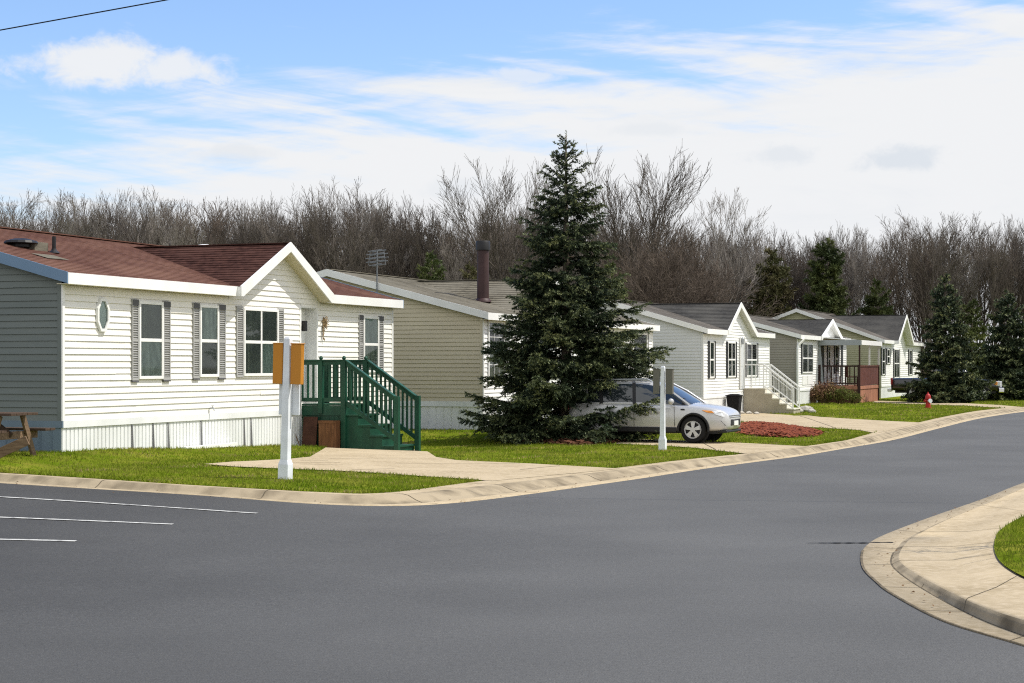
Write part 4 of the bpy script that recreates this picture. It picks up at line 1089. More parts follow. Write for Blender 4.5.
def steps_pale():
    h = H3
    tn = h.front(743, 390)[0]; W = 1.35; so = h.cross(764.5, tn); se = h.cross(793.5, tn)
    b = h.world(tn, 0); zg = lawn_z(*h.world(tn, se)[:2]); zp = HC+(HOR-388)/F*h.world(tn,.3).y
    o = thing('entry_steps', 'pale precast concrete entry steps with thin white handrails at the white home', 'steps', (b.x, b.y, 0), TH)
    n = 4; run = (se-so)/n; rise = (zp-zg)/(n+1)
    prof = [(.02, zg-.1), (.02, zp-.05)]; s = so; z = zp
    prof += [(so, zp-.05)]
    for k in range(n):
        z -= rise; prof += [(s, z-.05), (s+run, z-.05)]; s += run
    prof += [(s, zg-.1)]
    mb = MB(); mb.prism([(-p[0], p[1]) for p in prof], (0,0,0), (0,1,0), (0,0,1), W); mb.build('step_block', M['stairs'], o, recalc=True)
    s = so; z = zp; mb = MB(); mb.box(-.03, -so-.03, zp-.05, W+.03, -.02, zp); mb.build('landing', M['stair_top'], o, bevel=.006)
    for k in range(n):
        z -= rise; mb = MB(); mb.box(-.03, -s-run-.03, z-.05, W+.03, -s-.002, z); mb.box(0.0, -s-.001+.0, z, W, -s+.0005-.02, z+rise-.052); mb.build('tread', M['stair_top'], o, bevel=.006); s += run
    wt = M['white_trim']
    for x in (.03, W-.03):
        zl = zp; ze = zg + .05
        def post(y, z0, z1):
            mb = MB(); mb.box(x-.022, y-.022, z0, x+.022, y+.022, z1); mb.build('post', wt, o)
        post(-.05, zp, zp+.93); post(-so+.04, zp, zp+.93); post(-se+.03, zg+rise-.02, zg+1.02)
        mb = MB(); mb.bar((x,-.05,zp+.93),(x,-so+.04,zp+.93),.05,.05); mb.bar((x,-so+.04,zp+.93),(x,-se+.03,zg+1.02),.06,.06)
        mb.bar((x,-.05,zp+.10),(x,-so+.04,zp+.10),.03,.03); mb.bar((x,-so+.04,zp+.10),(x,-se+.03,zg+.22),.05,.04)
        mb.bar((x,-so+.04,zp+.78),(x,-se+.03,zg+.87),.04,.03)
        for k in range(1,5):
            y = -.05+(-so+.09)*k/5; mb.box(x-.006,y-.006,zp+.1,x+.006,y+.006,zp+.93)
        for k in range(1,11):
            f = k/11; y = -so+.04+(-se+so-.01)*f; z0 = zp+.10+(zg+.22-zp-.10)*f; z1 = zp+.93+(zg+1.02-zp-.93)*f; mb.box(x-.006,y-.006,z0,x+.006,y+.006,z1)
        mb.build('handrail', wt, o)
    # stones beside the steps
    rg = random.Random(8)
    def stone(px, py, r, lab):
        p = lw(px, py); mb = MB(); n = 9; pr = []
        bm = bmesh.new(); bmesh.ops.create_icosphere(bm, subdivisions=2, radius=r)
        for v in bm.verts: v.co = Vector((v.co.x*rg.uniform(1.0,1.25), v.co.y*rg.uniform(.9,1.1), v.co.z*.6*rg.uniform(.85,1.15)))
        me = bpy.data.meshes.new('garden_stone'); bm.to_mesh(me); bm.free(); me.materials.append(M['stone'])
        ob = bpy.data.objects.new('garden_stone', me); COL.objects.link(ob); ob.location = (p.x, p.y, lawn_z(p.x,p.y)+r*.25); ob.rotation_euler = (0,0,rg.uniform(0,3))
        tag(ob, lab, 'stone', 'garden stones by the pale steps')
    for px, py, r in ((737,413,.16),(741,414,.14),(745,412.6,.17),(749,414,.13),(753,413,.16),(756.5,414.2,.12),(733,412.4,.15)): stone(px, py, r, 'one of the small pale stones between the trash bin and the steps')
    for px, py, r, l in ((799,412.3,.2,'stone just right of the foot of the white handrail'),(806,411.6,.3,'largest pale stone on the lawn right of the steps'),(812,412.6,.17,'small stone right of the largest stone by the steps')): stone(px, py, r, l)
steps_pale()

def porch():
    h = H4
    tn = h.front(818, 380)[0]; sw = h.cross(859, tn)
    tf = h.front(878, 380, sw)[0]
    W = tf - tn; b = h.world(tn, 0); zg = lawn_z(*h.world(tn, sw)[:2]); y0 = h.world(tn, sw).y
    zd = HC+(HOR-386)/F*y0; zr = HC+(HOR-365.3)/F*y0
    o = thing('porch_deck', 'redwood porch deck with dark railing on the taupe home', 'porch', (b.x, b.y, 0), TH)
    mb = MB(); mb.box(-.03, -sw-.03, zd-.16, W, -.02, zd); mb.build('platform', M['redwood'], o, bevel=.008)
    mb = MB()
    for k in range(12):
        a = sw*k/12; mb.box(0, -a-sw/12+.004, zg-.1, .025, -a-.004, zd-.165)
    mb.build('skirt_board', M['redbrown'], o)
    mb = MB(); n = 22
    for k in range(n):
        a = W*k/n; mb.box(a+.006, -sw, zg-.1, a+W/n-.006, -sw+.025, zd-.165)
    mb.build('skirt_board', M['redwood'], o)
    for x, y in ((0,-.08),(0,-sw),(W,-sw)):
        mb = MB(); mb.box(x-.06,y-.06,zg-.05,x+.06,y+.06,zr+.02); mb.build('post', M['darkbrown'], o, bevel=.005)
    mb = MB(); mb.box(-.04,-sw,zr-.07,.04,-.05,zr); mb.box(-.02,-sw,zd+.09,.02,-.05,zd+.15)
    for k in range(1,9):
        y = -sw*k/9; mb.box(-.022,y-.022,zd+.1,.022,y+.022,zr-.03)
    mb.build('railing', M['darkbrown'], o)
    mb = MB(); n = 12
    for k in range(n):
        a = .06+(W-.12)*k/n; mb.box(a+.008,-sw-.02,zd+.03,a+(W-.12)/n-.008,-sw+.02,zr-.06)
    mb.box(0,-sw-.05,zr-.06,W,-sw+.05,zr)
    mb.build('panel_railing', M['redbrown'], o)
    # awning roof of the porch
    za = HC+(HOR-340)/F*y0; zb = HC+(HOR-345.2)/F*y0
    mb = MB(); mb.box(-.15,-sw-.12,zb,-.11,-.02,za); mb.build('awning_side', M['awn_blue'], o)
    mb = MB(); mb.box(-.11,-sw-.16,zb+.02,W+.3,-sw-.11,za-.02); mb.build('awning_front', M['white_trim'], o)
    mb = MB(); mb.add([(-.12,-sw-.14,za-.01),(W+.3,-sw-.14,za-.01),(W+.3,-.02,za+.16),(-.12,-.02,za+.16),(-.12,-sw-.14,za-.05),(W+.3,-sw-.14,za-.05),(W+.3,-.02,za+.12),(-.12,-.02,za+.12)], [(0,1,2,3),(7,6,5,4),(0,4,5,1),(1,5,6,2),(2,6,7,3),(3,7,4,0)]); mb.build('awning_roof', M['white_trim'], o)
    for x in (0, W*.5, W):
        mb = MB(); mb.box(x-.035,-sw-.06,zr,x+.035,-sw+.01,zb+.02); mb.build('awning_post', M['white_trim'] if x else M['darkbrown'], o)
    # canvas drop at the house side
    mb = MB(); mb.add([(-.05,-.03,zd-.7),(-.05,-.35,zd-.7),(-.05,-.12,zb),(-.05,-.03,zb),(-.02,-.03,zd-.7),(-.02,-.35,zd-.7),(-.02,-.12,zb),(-.02,-.03,zb)], [(0,1,2,3),(7,6,5,4),(1,5,6,2)]); mb.build('canvas_drop', M['awn_blue'], o)
    # two chairs on the porch
    def chair(s, t, m, lab):
        p = h.world(tn+t, s); c = thing('porch_chair', lab, 'chair', (p.x, p.y, zd), TH+.4)
        mb = MB(); mb.box(-.25,-.25,.40,.25,.25,.45); mb.build('seat', m, c, bevel=.01)
        mb = MB(); mb.box(-.25,.21,.45,.25,.26,.95); mb.build('backrest', m, c, bevel=.01)
        for x in (-.22,.22):
            for y in (-.22,.22):
                mb = MB(); mb.box(x-.02,y-.02,0,x+.02,y+.02,.40); mb.build('leg', m, c)
    chair(.75, .55, M['white_trim'], 'white chair behind the dark porch railing')
    chair(1.45, .7, M['redbrown'], 'red chair at the outer end of the dark porch railing')
porch()

# ================================================================ posts with boards
def sign_post(px, py, top, w, panels, m_panel, label, lean=0.0, back=None, wscale=1.0):
    p = lw(px, py); z0 = lawn_z(p.x, p.y); H_ = (py-top)/F*p.y
    o = thing('sign_post', label, 'sign post', (p.x, p.y, z0), TH)
    o.rotation_euler = (lean, R(0), TH)
    mb = MB(); a = w/2
    b = a*.78; mb.add([(x*q, y*q, z) for q, z in ((a,-.1),(b,H_-.03),(b*.7,H_)) for x, y in ((-1,-1),(1,-1),(1,1),(-1,1))], [(0,1,5,4),(1,2,6,5),(2,3,7,6),(3,0,4,7),(4,5,9,8),(5,6,10,9),(6,7,11,10),(7,4,8,11),(8,9,10,11)])
    mb.build('post', M['post_white'], o, bevel=.005)
    mb = MB(); c = a+.02; mb.box(-c,-c,-.08,c,c,.22); mb.add([(-c,-c,.22),(c,-c,.22),(c,c,.22),(-c,c,.22),(-a,-a,.29),(a,-a,.29),(a,a,.29),(-a,a,.29)], [(0,1,5,4),(1,2,6,5),(2,3,7,6),(3,0,4,7)])
    mb.build('post_sleeve', M['post_white'], o, bevel=.005)
    for side, inner, wd, zt_, zb_, ang in panels:
        # boards on both sides of the post, their edges towards the post
        k = F/p.y
        zt2, zb2 = (py-zt_)/k, (py-zb_)/k
        mb = MB(); mb.box(-.035, 0, zb2, .035, wd, zt2); mb.box(-.045, -.004, zt2, .045, wd+.01, zt2+.015)
        bo = mb.build('sign_board', m_panel, o, bevel=.006)
        bo.location = (0, (a+inner)*side, 0); bo.rotation_euler = (0, 0, ang + (PI if side < 0 else 0))
    if back:
        wb, zt_, zb_ = back; k = F/p.y
        mb = MB(); mb.box(a+.002, -wb/2, (py-zb_)/k, a+.03, wb/2, (py-zt_)/k); mb.build('back_board', M['post_white'], o, bevel=.004)
    return o
sign_post(285.2, 479, 337, .125, [(1,.012,.15,344,384,R(14)),(-1,.012,.21,344,384,R(-16))], M['amber'], 'white wooden post with two amber brown boards, on the grass near the green deck', lean=R(1.4), back=(.34,380,415))
sign_post(662.6, 450, 366, .105, [(1,.02,.135,369.5,394,R(10)),(-1,.02,.16,369.5,394,R(-10))], M['grey_board'], 'slim white post with two grey brown boards, in front of the silver car', lean=R(.3))

# ================================================================ picnic table
def picnic():
    p = unproj(14, 457, lambda x, y: lawn_z(x, y)); z0 = lawn_z(p.x, p.y)
    o = thing('picnic_table', 'weathered brown picnic table on the grass beside the shaded end wall', 'picnic table', (p.x-.62, p.y+.15, z0), TH+PI/2+R(2))
    # local x along the table
    L = 1.75; zt = .70
    mb = MB()
    for k in range(5): mb.box(-L/2, -.36+k*.146, zt-.04, L/2, -.36+k*.146+.138, zt)
    mb.build('tabletop', M['dark_wood'], o, bevel=.004)
    for s in (-1, 1):
        mb = MB()
        for k in range(2): y = s*.66+(k-.5)*.145; mb.box(-L/2-.03, y-.068, .40, L/2+.03, y+.068, .44)
        mb.build('bench', M['dark_wood'], o, bevel=.004)
    for x in (-L/2+.25, L/2-.25):
        for s in (-1, 1):
            mb = MB(); mb.bar((x, s*.30, zt-.04), (x, s*.62, -.03), .045, .10, up=(0,1,0)); mb.build('leg', M['old_wood'], o, bevel=.004)
        mb = MB(); mb.box(x+.025, -.76, .28, x+.07, .76, .40); mb.build('cross_bar', M['old_wood'], o, bevel=.004)
        mb = MB(); mb.bar((x, 0, .34), (x*.25, 0, zt-.05), .04, .08); mb.build('brace', M['dark_wood'], o)
    # loose plank propped against it
    q = unproj(5, 458, lawn_z); mb = MB(); mb.bar((0,0,.09), (.46,-.03,.30), .035, .15); pl = mb.build('loose_plank', M['old_wood'], bevel=.005)
    pl.location = (q.x-.02, q.y-.28, lawn_z(q.x,q.y-.28)); tag(pl, 'sunlit tan plank propped against the end of the picnic table', 'plank')
picnic()

# ================================================================ trash bin, hydrant, wire
def bin_():
    h = H3; t, _ = h.front(733.5, 405, .35); p = h.world(t, .38); z0 = lawn_z(p.x, p.y); k = F/p.y
    hh = (z0-HC)*0 + (HC+(HOR-396)/F*p.y) - z0
    o = thing('trash_bin', 'black plastic trash bin against the white home, left of the pale steps', 'trash bin', (p.x, p.y, z0), TH)
    n = 8; mb = MB(); w0, w1 = .19, .255
    mb.add([(-w0,-w0,0),(w0,-w0,0),(w0,w0,0),(-w0,w0,0),(-w1,-w1,hh),(w1,-w1,hh),(w1,w1,hh),(-w1,w1,hh)], [(3,2,1,0),(0,1,5,4),(1,2,6,5),(2,3,7,6),(3,0,4,7)]); mb.build('body', M['bin'], o, bevel=.006)
    mb = MB(); mb.box(-w1-.03,-w1-.03,hh,w1+.03,w1+.03,hh+.035); mb.add([(-w1,-w1,hh+.035),(w1,-w1,hh+.035),(w1,w1,hh+.035),(-w1,w1,hh+.035),(-w1*.5,-w1*.5,hh+.08),(w1*.5,-w1*.5,hh+.08),(w1*.5,w1*.5,hh+.08),(-w1*.5,w1*.5,hh+.08)], [(0,1,5,4),(1,2,6,5),(2,3,7,6),(3,0,4,7),(4,5,6,7)]); mb.build('lid', M['bin'], o, bevel=.005)
    for s in (-1,1):
        mb = MB(); mb.lathe([(.09,-.03),(.09,.03)], 14, (s*.17, .2, .09), axis='x'); mb.build('wheel', M['rubber'], o)
bin_()

def hydrant():
    p = lw(928, 408.3); z0 = lawn_z(p.x,p.y); s = (408.3-392)/F*p.y/.78
    o = thing('fire_hydrant', 'red fire hydrant on the lawn by the far spruce', 'fire hydrant', (p.x,p.y,z0), R(200)); o.scale = (s,s,s)
    mb = MB(); mb.lathe([(.17,0),(.17,.05),(.12,.06),(.115,.42),(.14,.44),(.14,.50),(.12,.51)], 18); mb.build('barrel', M['hydrant'], o, angle=40)
    mb = MB(); mb.lathe([(.14,.51),(.13,.58),(.10,.65),(.05,.70),(.03,.71),(.03,.78)], 18); mb.build('bonnet', M['hydrant'], o, angle=40)
    for a, r, l, m in ((0,.055,.20,'hydrant'),(PI,.055,.20,'hydrant'),(PI/2,.075,.22,'post_white')):
        mb = MB(); d = Vector((math.cos(a), math.sin(a), 0)); c = Vector((0,0,.36)); mb.tube([c+d*.08, c+d*(l-.05), c+d*(l-.05), c+d*l], [r, r, r*1.35, r*1.35], 12); mb.build('outlet_cap', M[m], o, angle=40)
hydrant()

def pole_wire():
    px, py = 17.03, 24.0
    o = thing('utility_pole', 'tall wooden utility pole beyond the right edge carrying the overhead cable', 'utility pole', (px, py, .1))
    mb = MB(); mb.tube([(0,0,-.3),(0,0,11.25)], [.15,.10], 12); mb.build('pole', M['pole'], o, angle=40)
    mb = MB(); mb.box(-.05,-.8,10.6,.05,.8,10.72); mb.build('cross_arm', M['pole'], o)
    a = Vector((px, py, 11.05)); b = Vector((-19.0, 30.5, HC+(HOR-31+640*.187*.0)/F*0+5.2))
    # aim the far end so the cable passes the photographed points
    def img(p): return 512+F*p.x/p.y, 365-F*(p.z-HC)/p.y
    b = Vector((-26.0, 30.0, 4.0))
    for _ in range(60):
        # height at column 0
        lo = 0
        f = None
        for k in range(400):
            q = a.lerp(b, k/399)
            if img(q)[0] <= 0: f = k/399; break
        q = a.lerp(b, f); e = (365-31)*q.y/F+HC - q.z + .16
        b.z += e/f*.8
    pts = [a.lerp(b, k/60) - Vector((0,0,.16*4*(k/60)*(1-k/60))) for k in range(61)]
    mb = MB(); mb.tube([p-pts[0] for p in pts], .010, 6); w = mb.build('overhead_cable', M['wire']); w.location = pts[0]
    tag(w, 'single black overhead cable crossing the sky at the upper left', 'cable')
pole_wire()

# ================================================================ vehicles
def apply_mods(o):
    dg = bpy.context.evaluated_depsgraph_get(); bpy.context.view_layer.update()
    dg = bpy.context.evaluated_depsgraph_get()
    me = bpy.data.meshes.new_from_object(o.evaluated_get(dg)); o.modifiers.clear(); old = o.data; o.data = me
    return o

def wheel(par, x, y, r, side, rim_r, w=.22, spokes=5):
    wo = bpy.data.objects.new('wheel', None); COL.objects.link(wo); wo.parent = par; wo.location = (x, y, r)
    mb = MB(); mb.lathe([(rim_r, -w/2), (r*.93, -w/2), (r, -w/2+.03), (r, w/2-.03), (r*.93, w/2), (rim_r, w/2), (rim_r, -w/2)], 36, axis='y', cap=False); mb.build('tyre', M['rubber'], wo, angle=35)
    f = side*w/2
    mb = MB(); mb.lathe([(rim_r*1.0, -.03), (rim_r*1.0, .008), (rim_r*.90, .008), (rim_r*.86, -.02)], 32, (0, f*.94, 0), axis='y', cap=False)
    for k in range(spokes):
        a = 2*PI*k/spokes + .3
        for da in (-.16, .16):
            p = Vector((math.cos(a)*.05, f*.96, math.sin(a)*.05)); q = Vector((math.cos(a+da)*rim_r*.90, f*.93, math.sin(a+da)*rim_r*.90)); mb.bar(p, q, .06, .025, up=(0,1,0))
    mb.lathe([(.07,-.02),(.07,.012),(.03,.018)], 16, (0, f*.96, 0), axis='y')
    mb.build('rim', M['alloy'], wo, angle=35)
    mb = MB(); mb.lathe([(rim_r*.97,-.005),(rim_r*.97,.005)], 28, (0, f*.55, 0), axis='y'); mb.build('brake_disc', M['black'], wo)
    return wo

def loft_body(stations, prof):
    """stations: (x, *params); prof(params) -> half section [(y,z)...] from bottom centre to top centre"""
    mb = MB(); rings = []
    for st_ in stations:
        half = prof(*st_[1:]); ring = [(st_[0], y, z) for y, z in half] + [(st_[0], -y, z) for y, z in half[-2:0:-1]]
        rings.append(ring)
    n = len(rings[0])
    for r in rings: mb.v.extend(r)
    for i in range(len(rings)-1):
        for k in range(n):
            mb.f.append((i*n+k, i*n+(k+1)%n, (i+1)*n+(k+1)%n, (i+1)*n+k)); mb.m.append(0)
    mb.f.append(tuple(range(n))); mb.m.append(0); e = (len(rings)-1)*n; mb.f.append(tuple(e+k for k in range(n))[::-1]); mb.m.append(0)
    return mb

def cut(o, cutters):
    for c in cutters:
        m = o.modifiers.new('cut', 'BOOLEAN'); m.operation = 'DIFFERENCE'; m.object = c; m.solver = 'EXACT'
    apply_mods(o)
    for c in cutters:
        me = c.data; bpy.data.objects.remove(c); bpy.data.meshes.remove(me)

def cabin(par, base, top, paint, zr, panes_side, glass):
    """base/top outlines: half lists of (x, y, z) from front centre to back; builds roof skin, pillars and panes"""
    pass

def suv():
    u = DS.copy(); 
    ctc = lw(694, 443.4)         # where the near front tyre stands
    ax = 1.36; hw = .80; SC = .865
    hd = math.atan2(u.y, u.x) + R(-1.5)
    ux = Vector((math.cos(hd), math.sin(hd))); ul = Vector((-ux.y, ux.x))
    org = ctc - ux*ax*SC + ul*(hw*SC)
    z0 = lawn_z(ctc.x, ctc.y)+.02
    o = thing('parked_car', 'silver compact SUV parked on a concrete drive behind the big spruce', 'car', (org.x, org.y, z0), hd); o.scale = (SC, SC, SC)
    def prof(zb, zt, w, sh=.06):
        H = zt-zb
        return [(0,zb),(w*.80,zb),(w*.955,zb+.05),(w*.985,zb+.22*H),(w,zb+.48*H),(w*.985,zb+.74*H),(w*.945,zt-sh),(w*.86,zt-.012),(w*.55,zt+.012),(0,zt+.03)]
    stn = [(-2.25,.50,.90,.62),(-2.22,.42,.98,.74),(-2.12,.36,1.03,.84),(-1.8,.31,1.06,.90),(-1.3,.29,1.07,.918),(-.6,.28,1.06,.92),(0,.28,1.05,.92),(.6,.28,1.035,.92),(1.0,.28,1.02,.918),(1.25,.28,1.005,.915),(1.5,.28,.985,.905),(1.75,.28,.955,.89),(1.95,.29,.92,.86),(2.10,.30,.87,.81),(2.20,.32,.81,.73),(2.26,.36,.73,.62),(2.285,.42,.64,.48)]
    b = loft_body(stn, prof).build('body', M['silver'], o, smooth=True, recalc=True)
    s = b.modifiers.new('s', 'SUBSURF'); s.levels = s.render_levels = 2; apply_mods(b)
    cs = []
    for x in (-1.33, ax):
        for sd in (-1, 1):
            mb = MB(); mb.lathe([(.405,-.2),(.405,.2)], 40, (x, sd*.86, .345), axis='y'); cs.append(mb.build('cutter', M['black'], recalc=True))
            cs[-1].parent = o
    cut(b, cs); b.data.polygons.foreach_set('use_smooth', [True]*len(b.data.polygons)); b.data.set_sharp_from_angle(angle=R(38))
    # arch trims, wheel wells
    for x in (-1.33, ax):
        for sd in (-1, 1):
            mb = MB(); n = 24; A = [PI*1.04 - (PI*1.08)*k/n for k in range(n+1)]
            vs = []
            for a in A:
                for r, yy in ((.452,.895),(.40,.93),(.40,.70)): vs.append((x+r*math.cos(a), sd*yy, .345+r*math.sin(a)))
            mb.add(vs, [(3*k, 3*k+1, 3*k+4, 3*k+3) for k in range(n)]+[(3*k+1, 3*k+2, 3*k+5, 3*k+4) for k in range(n)]); vs = [(x+.402*math.cos(a), sd*.70, .345+.402*math.sin(a)) for a in np.linspace(0, 2*PI, 33)[:-1]]; mb.add(vs, [tuple(range(32))]); mb.build('wheel_arch', M['black'], o, smooth=True)
            wheel(o, x, sd*.80, .345, sd, .235)
    mb = MB(); mb.box(-2.05,-.72,.24,2.0,.72,.40); mb.build('underbody', M['black'], o)
    for sd in (-1, 1):
        mb = MB(); mb.box(-.88, sd*.885, .27, .90, sd*.925, .40); mb.build('sill', M['black'], o, bevel=.015)
    # cabin
    def sec(x, zb, zt, wb, wt): return (x, zb, zt, wb, wt)
    cst = [(-2.12,.98,1.04,.70,.66),(-1.95,.98,1.40,.80,.60),(-1.72,1.0,1.545,.84,.60),(-1.2,1.02,1.60,.86,.63),(-.5,1.02,1.625,.87,.645),(.0,1.02,1.605,.87,.645),(.32,1.01,1.55,.865,.63),(.70,1.0,1.36,.85,.65),(1.02,.98,1.16,.82,.68),(1.30,.94,1.0,.78,.70)]
    def cp(zb, zt, wb, wt): return [(0,zb-.1),(wb,zb-.1),(wb,zb),(wb*.55+wt*.45,zb+(zt-zb)*.5),(wt,zt-.03),(wt*.86,zt),(wt*.45,zt+.02),(0,zt+.026)]
    cb = loft_body(cst, cp)
    c0 = cb.build('cabin', [M['silver'], M['car_glass'], M['black']], o, smooth=True, recalc=True)
    n = 14
    idx = []
    for i in range(len(cst)-1):
        for k in range(n):
            xm = (cst[i][0]+cst[i+1][0])/2
            kk = k if k < 7 else 13-k
            m = 0
            if kk in (2,3):
                m = 2 if xm > 1.05 or xm < -1.9 else 1
                if kk == 3 and xm < -1.75: m = 0
            if kk in (4,5,6) and xm > .30: m = 1
            if kk in (5,6) and xm < -1.78: m = 1
            if kk in (4,) and xm > .16: m = 2 if xm < .3 else 1
            idx.append(m)
    idx += [0, 0]
    c0.data.polygons.foreach_set('material_index', idx)
    sb = c0.modifiers.new('s','SUBSURF'); sb.levels = sb.render_levels = 2; apply_mods(c0)
    # pillars: black B and C posts, painted A posts, mirror, handles, trims
    for sd in (-1, 1):
        for xa, xb, m in ((-.28,-.36,'black'),(-1.22,-1.32,'black')):
            mb = MB(); mb.bar((xa, sd*.872, 1.02), (xb, sd*.66, 1.585), .09, .02, up=(0,sd,.3)); mb.build('pillar', M[m], o)
        mb = MB(); mb.bar((1.22, sd*.79, 1.01), (.72, sd*.715, 1.345), .045, .05, up=(0,sd,.5)); mb.bar((.72, sd*.715, 1.345), (.30, sd*.655, 1.555), .045, .05, up=(0,sd,.5)); mb.build('pillar', M['silver'], o)
        mb = MB(); mb.tube([(-1.6,sd*.56,1.60),(-1.5,sd*.57,1.655),(.0,sd*.60,1.675),(.12,sd*.60,1.62)], .022, 8); mb.build('roof_rail', M['zinc'], o)
        mb = MB()
        mb.lathe([(.02,-.09),(.085,-.07),(.10,0),(.085,.08),(.03,.10)], 14, (.78, sd*1.0, 1.09), axis='y'); mo = mb.build('mirror', M['silver'], o, smooth=True); mo.scale = (.8,1,.85); mo.location = (.16,0,.16)
        mb = MB(); mb.bar((.74, sd*.88, 1.03), (.78, sd*.97, 1.05), .08, .05); mb.build('mirror_arm', M['black'], o)
        mb = MB(); mb.box(.32, sd*.914, .80, .52, sd*.934, .83); mb.box(-.72, sd*.914, .81, -.52, sd*.934, .84); mb.build('door_handle', M['silver'], o, bevel=.006)
        mb = MB(); 
        for x in (.86,-.27,-1.02): mb.bar((x, sd*.921, .42), (x-.02, sd*.905, 1.0), .008, .008)
        mb.build('door_seam', M['black'], o)
        mb = MB(); mb.box(1.02, sd*.905, .86, 1.13, sd*.918, .895); mb.build('side_vent', M['black'], o, bevel=.004)
    # lights, grille, bumper at the front
    def patch(name, pts, m, off=.012, thick=.03):
        """small convex lens following the nose: pts (x,y,z) polygon, thickened towards the inside"""
        c = sum((Vector(p) for p in pts), Vector())/len(pts); mb = MB(); k = len(pts)
        nrm = (Vector(pts[1])-Vector(pts[0])).cross(Vector(pts[2])-Vector(pts[0])).normalized()
        if nrm.x < 0: nrm = -nrm
        fr = [Vector(p)+nrm*off for p in pts]; bk = [Vector(p)-nrm*thick for p in pts]
        mb.add(fr+bk, [tuple(range(k)), tuple(range(k,2*k))[::-1]]+[(i,(i+1)%k,k+(i+1)%k,k+i) for i in range(k)]); return mb.build(name, m, o, recalc=True, bevel=.006)
    for sd in (-1, 1):
        patch('headlight', [(1.88, sd*.86,.845),(2.10, sd*.775,.815),(2.225, sd*.60,.755),(2.245, sd*.60,.70),(2.13,sd*.80,.72),(1.97,sd*.865,.775)], M['lamp_clear'])
        patch('turn_signal', [(1.60, sd*.895,.865),(1.86, sd*.866,.848),(1.93, sd*.870,.79),(1.74,sd*.898,.805)], M['lamp_amber'])
        patch('fog_lamp_surround', [(2.08, sd*.80,.585),(2.25, sd*.52,.60),(2.262, sd*.50,.47),(2.18,sd*.72,.46)], M['black'], .02)
        patch('tail_lamp', [(-2.16, sd*.80,1.0),(-2.235, sd*.60,.99),(-2.25, sd*.60,.85),(-2.16,sd*.82,.84)], M['lamp_red'], -.02)
    mb = MB()
    for z in (.70,.65): mb.box(2.22,-.55,z,2.282,.55,z+.028)
    mb.build('grille_bar', M['chrome'], o, bevel=.006)
    mb = MB(); mb.box(2.18,-.48,.44,2.285,.48,.62); mb.build('grille', M['black'], o, bevel=.02)
    mb = MB(); mb.box(2.285,-.20,.45,2.305,.20,.57); mb.build('number_plate', M['white_trim'], o, bevel=.004)
    mb = MB(); mb.box(1.95,-.74,.265,2.24,.74,.33); mb.build('front_lip', M['black'], o, bevel=.02)
    for sd in (-1,1):
        mb = MB(); mb.bar((1.18,sd*.1,1.045),(1.0,sd*.62,1.17),.02,.02); mb.build('wiper', M['black'], o)
suv()

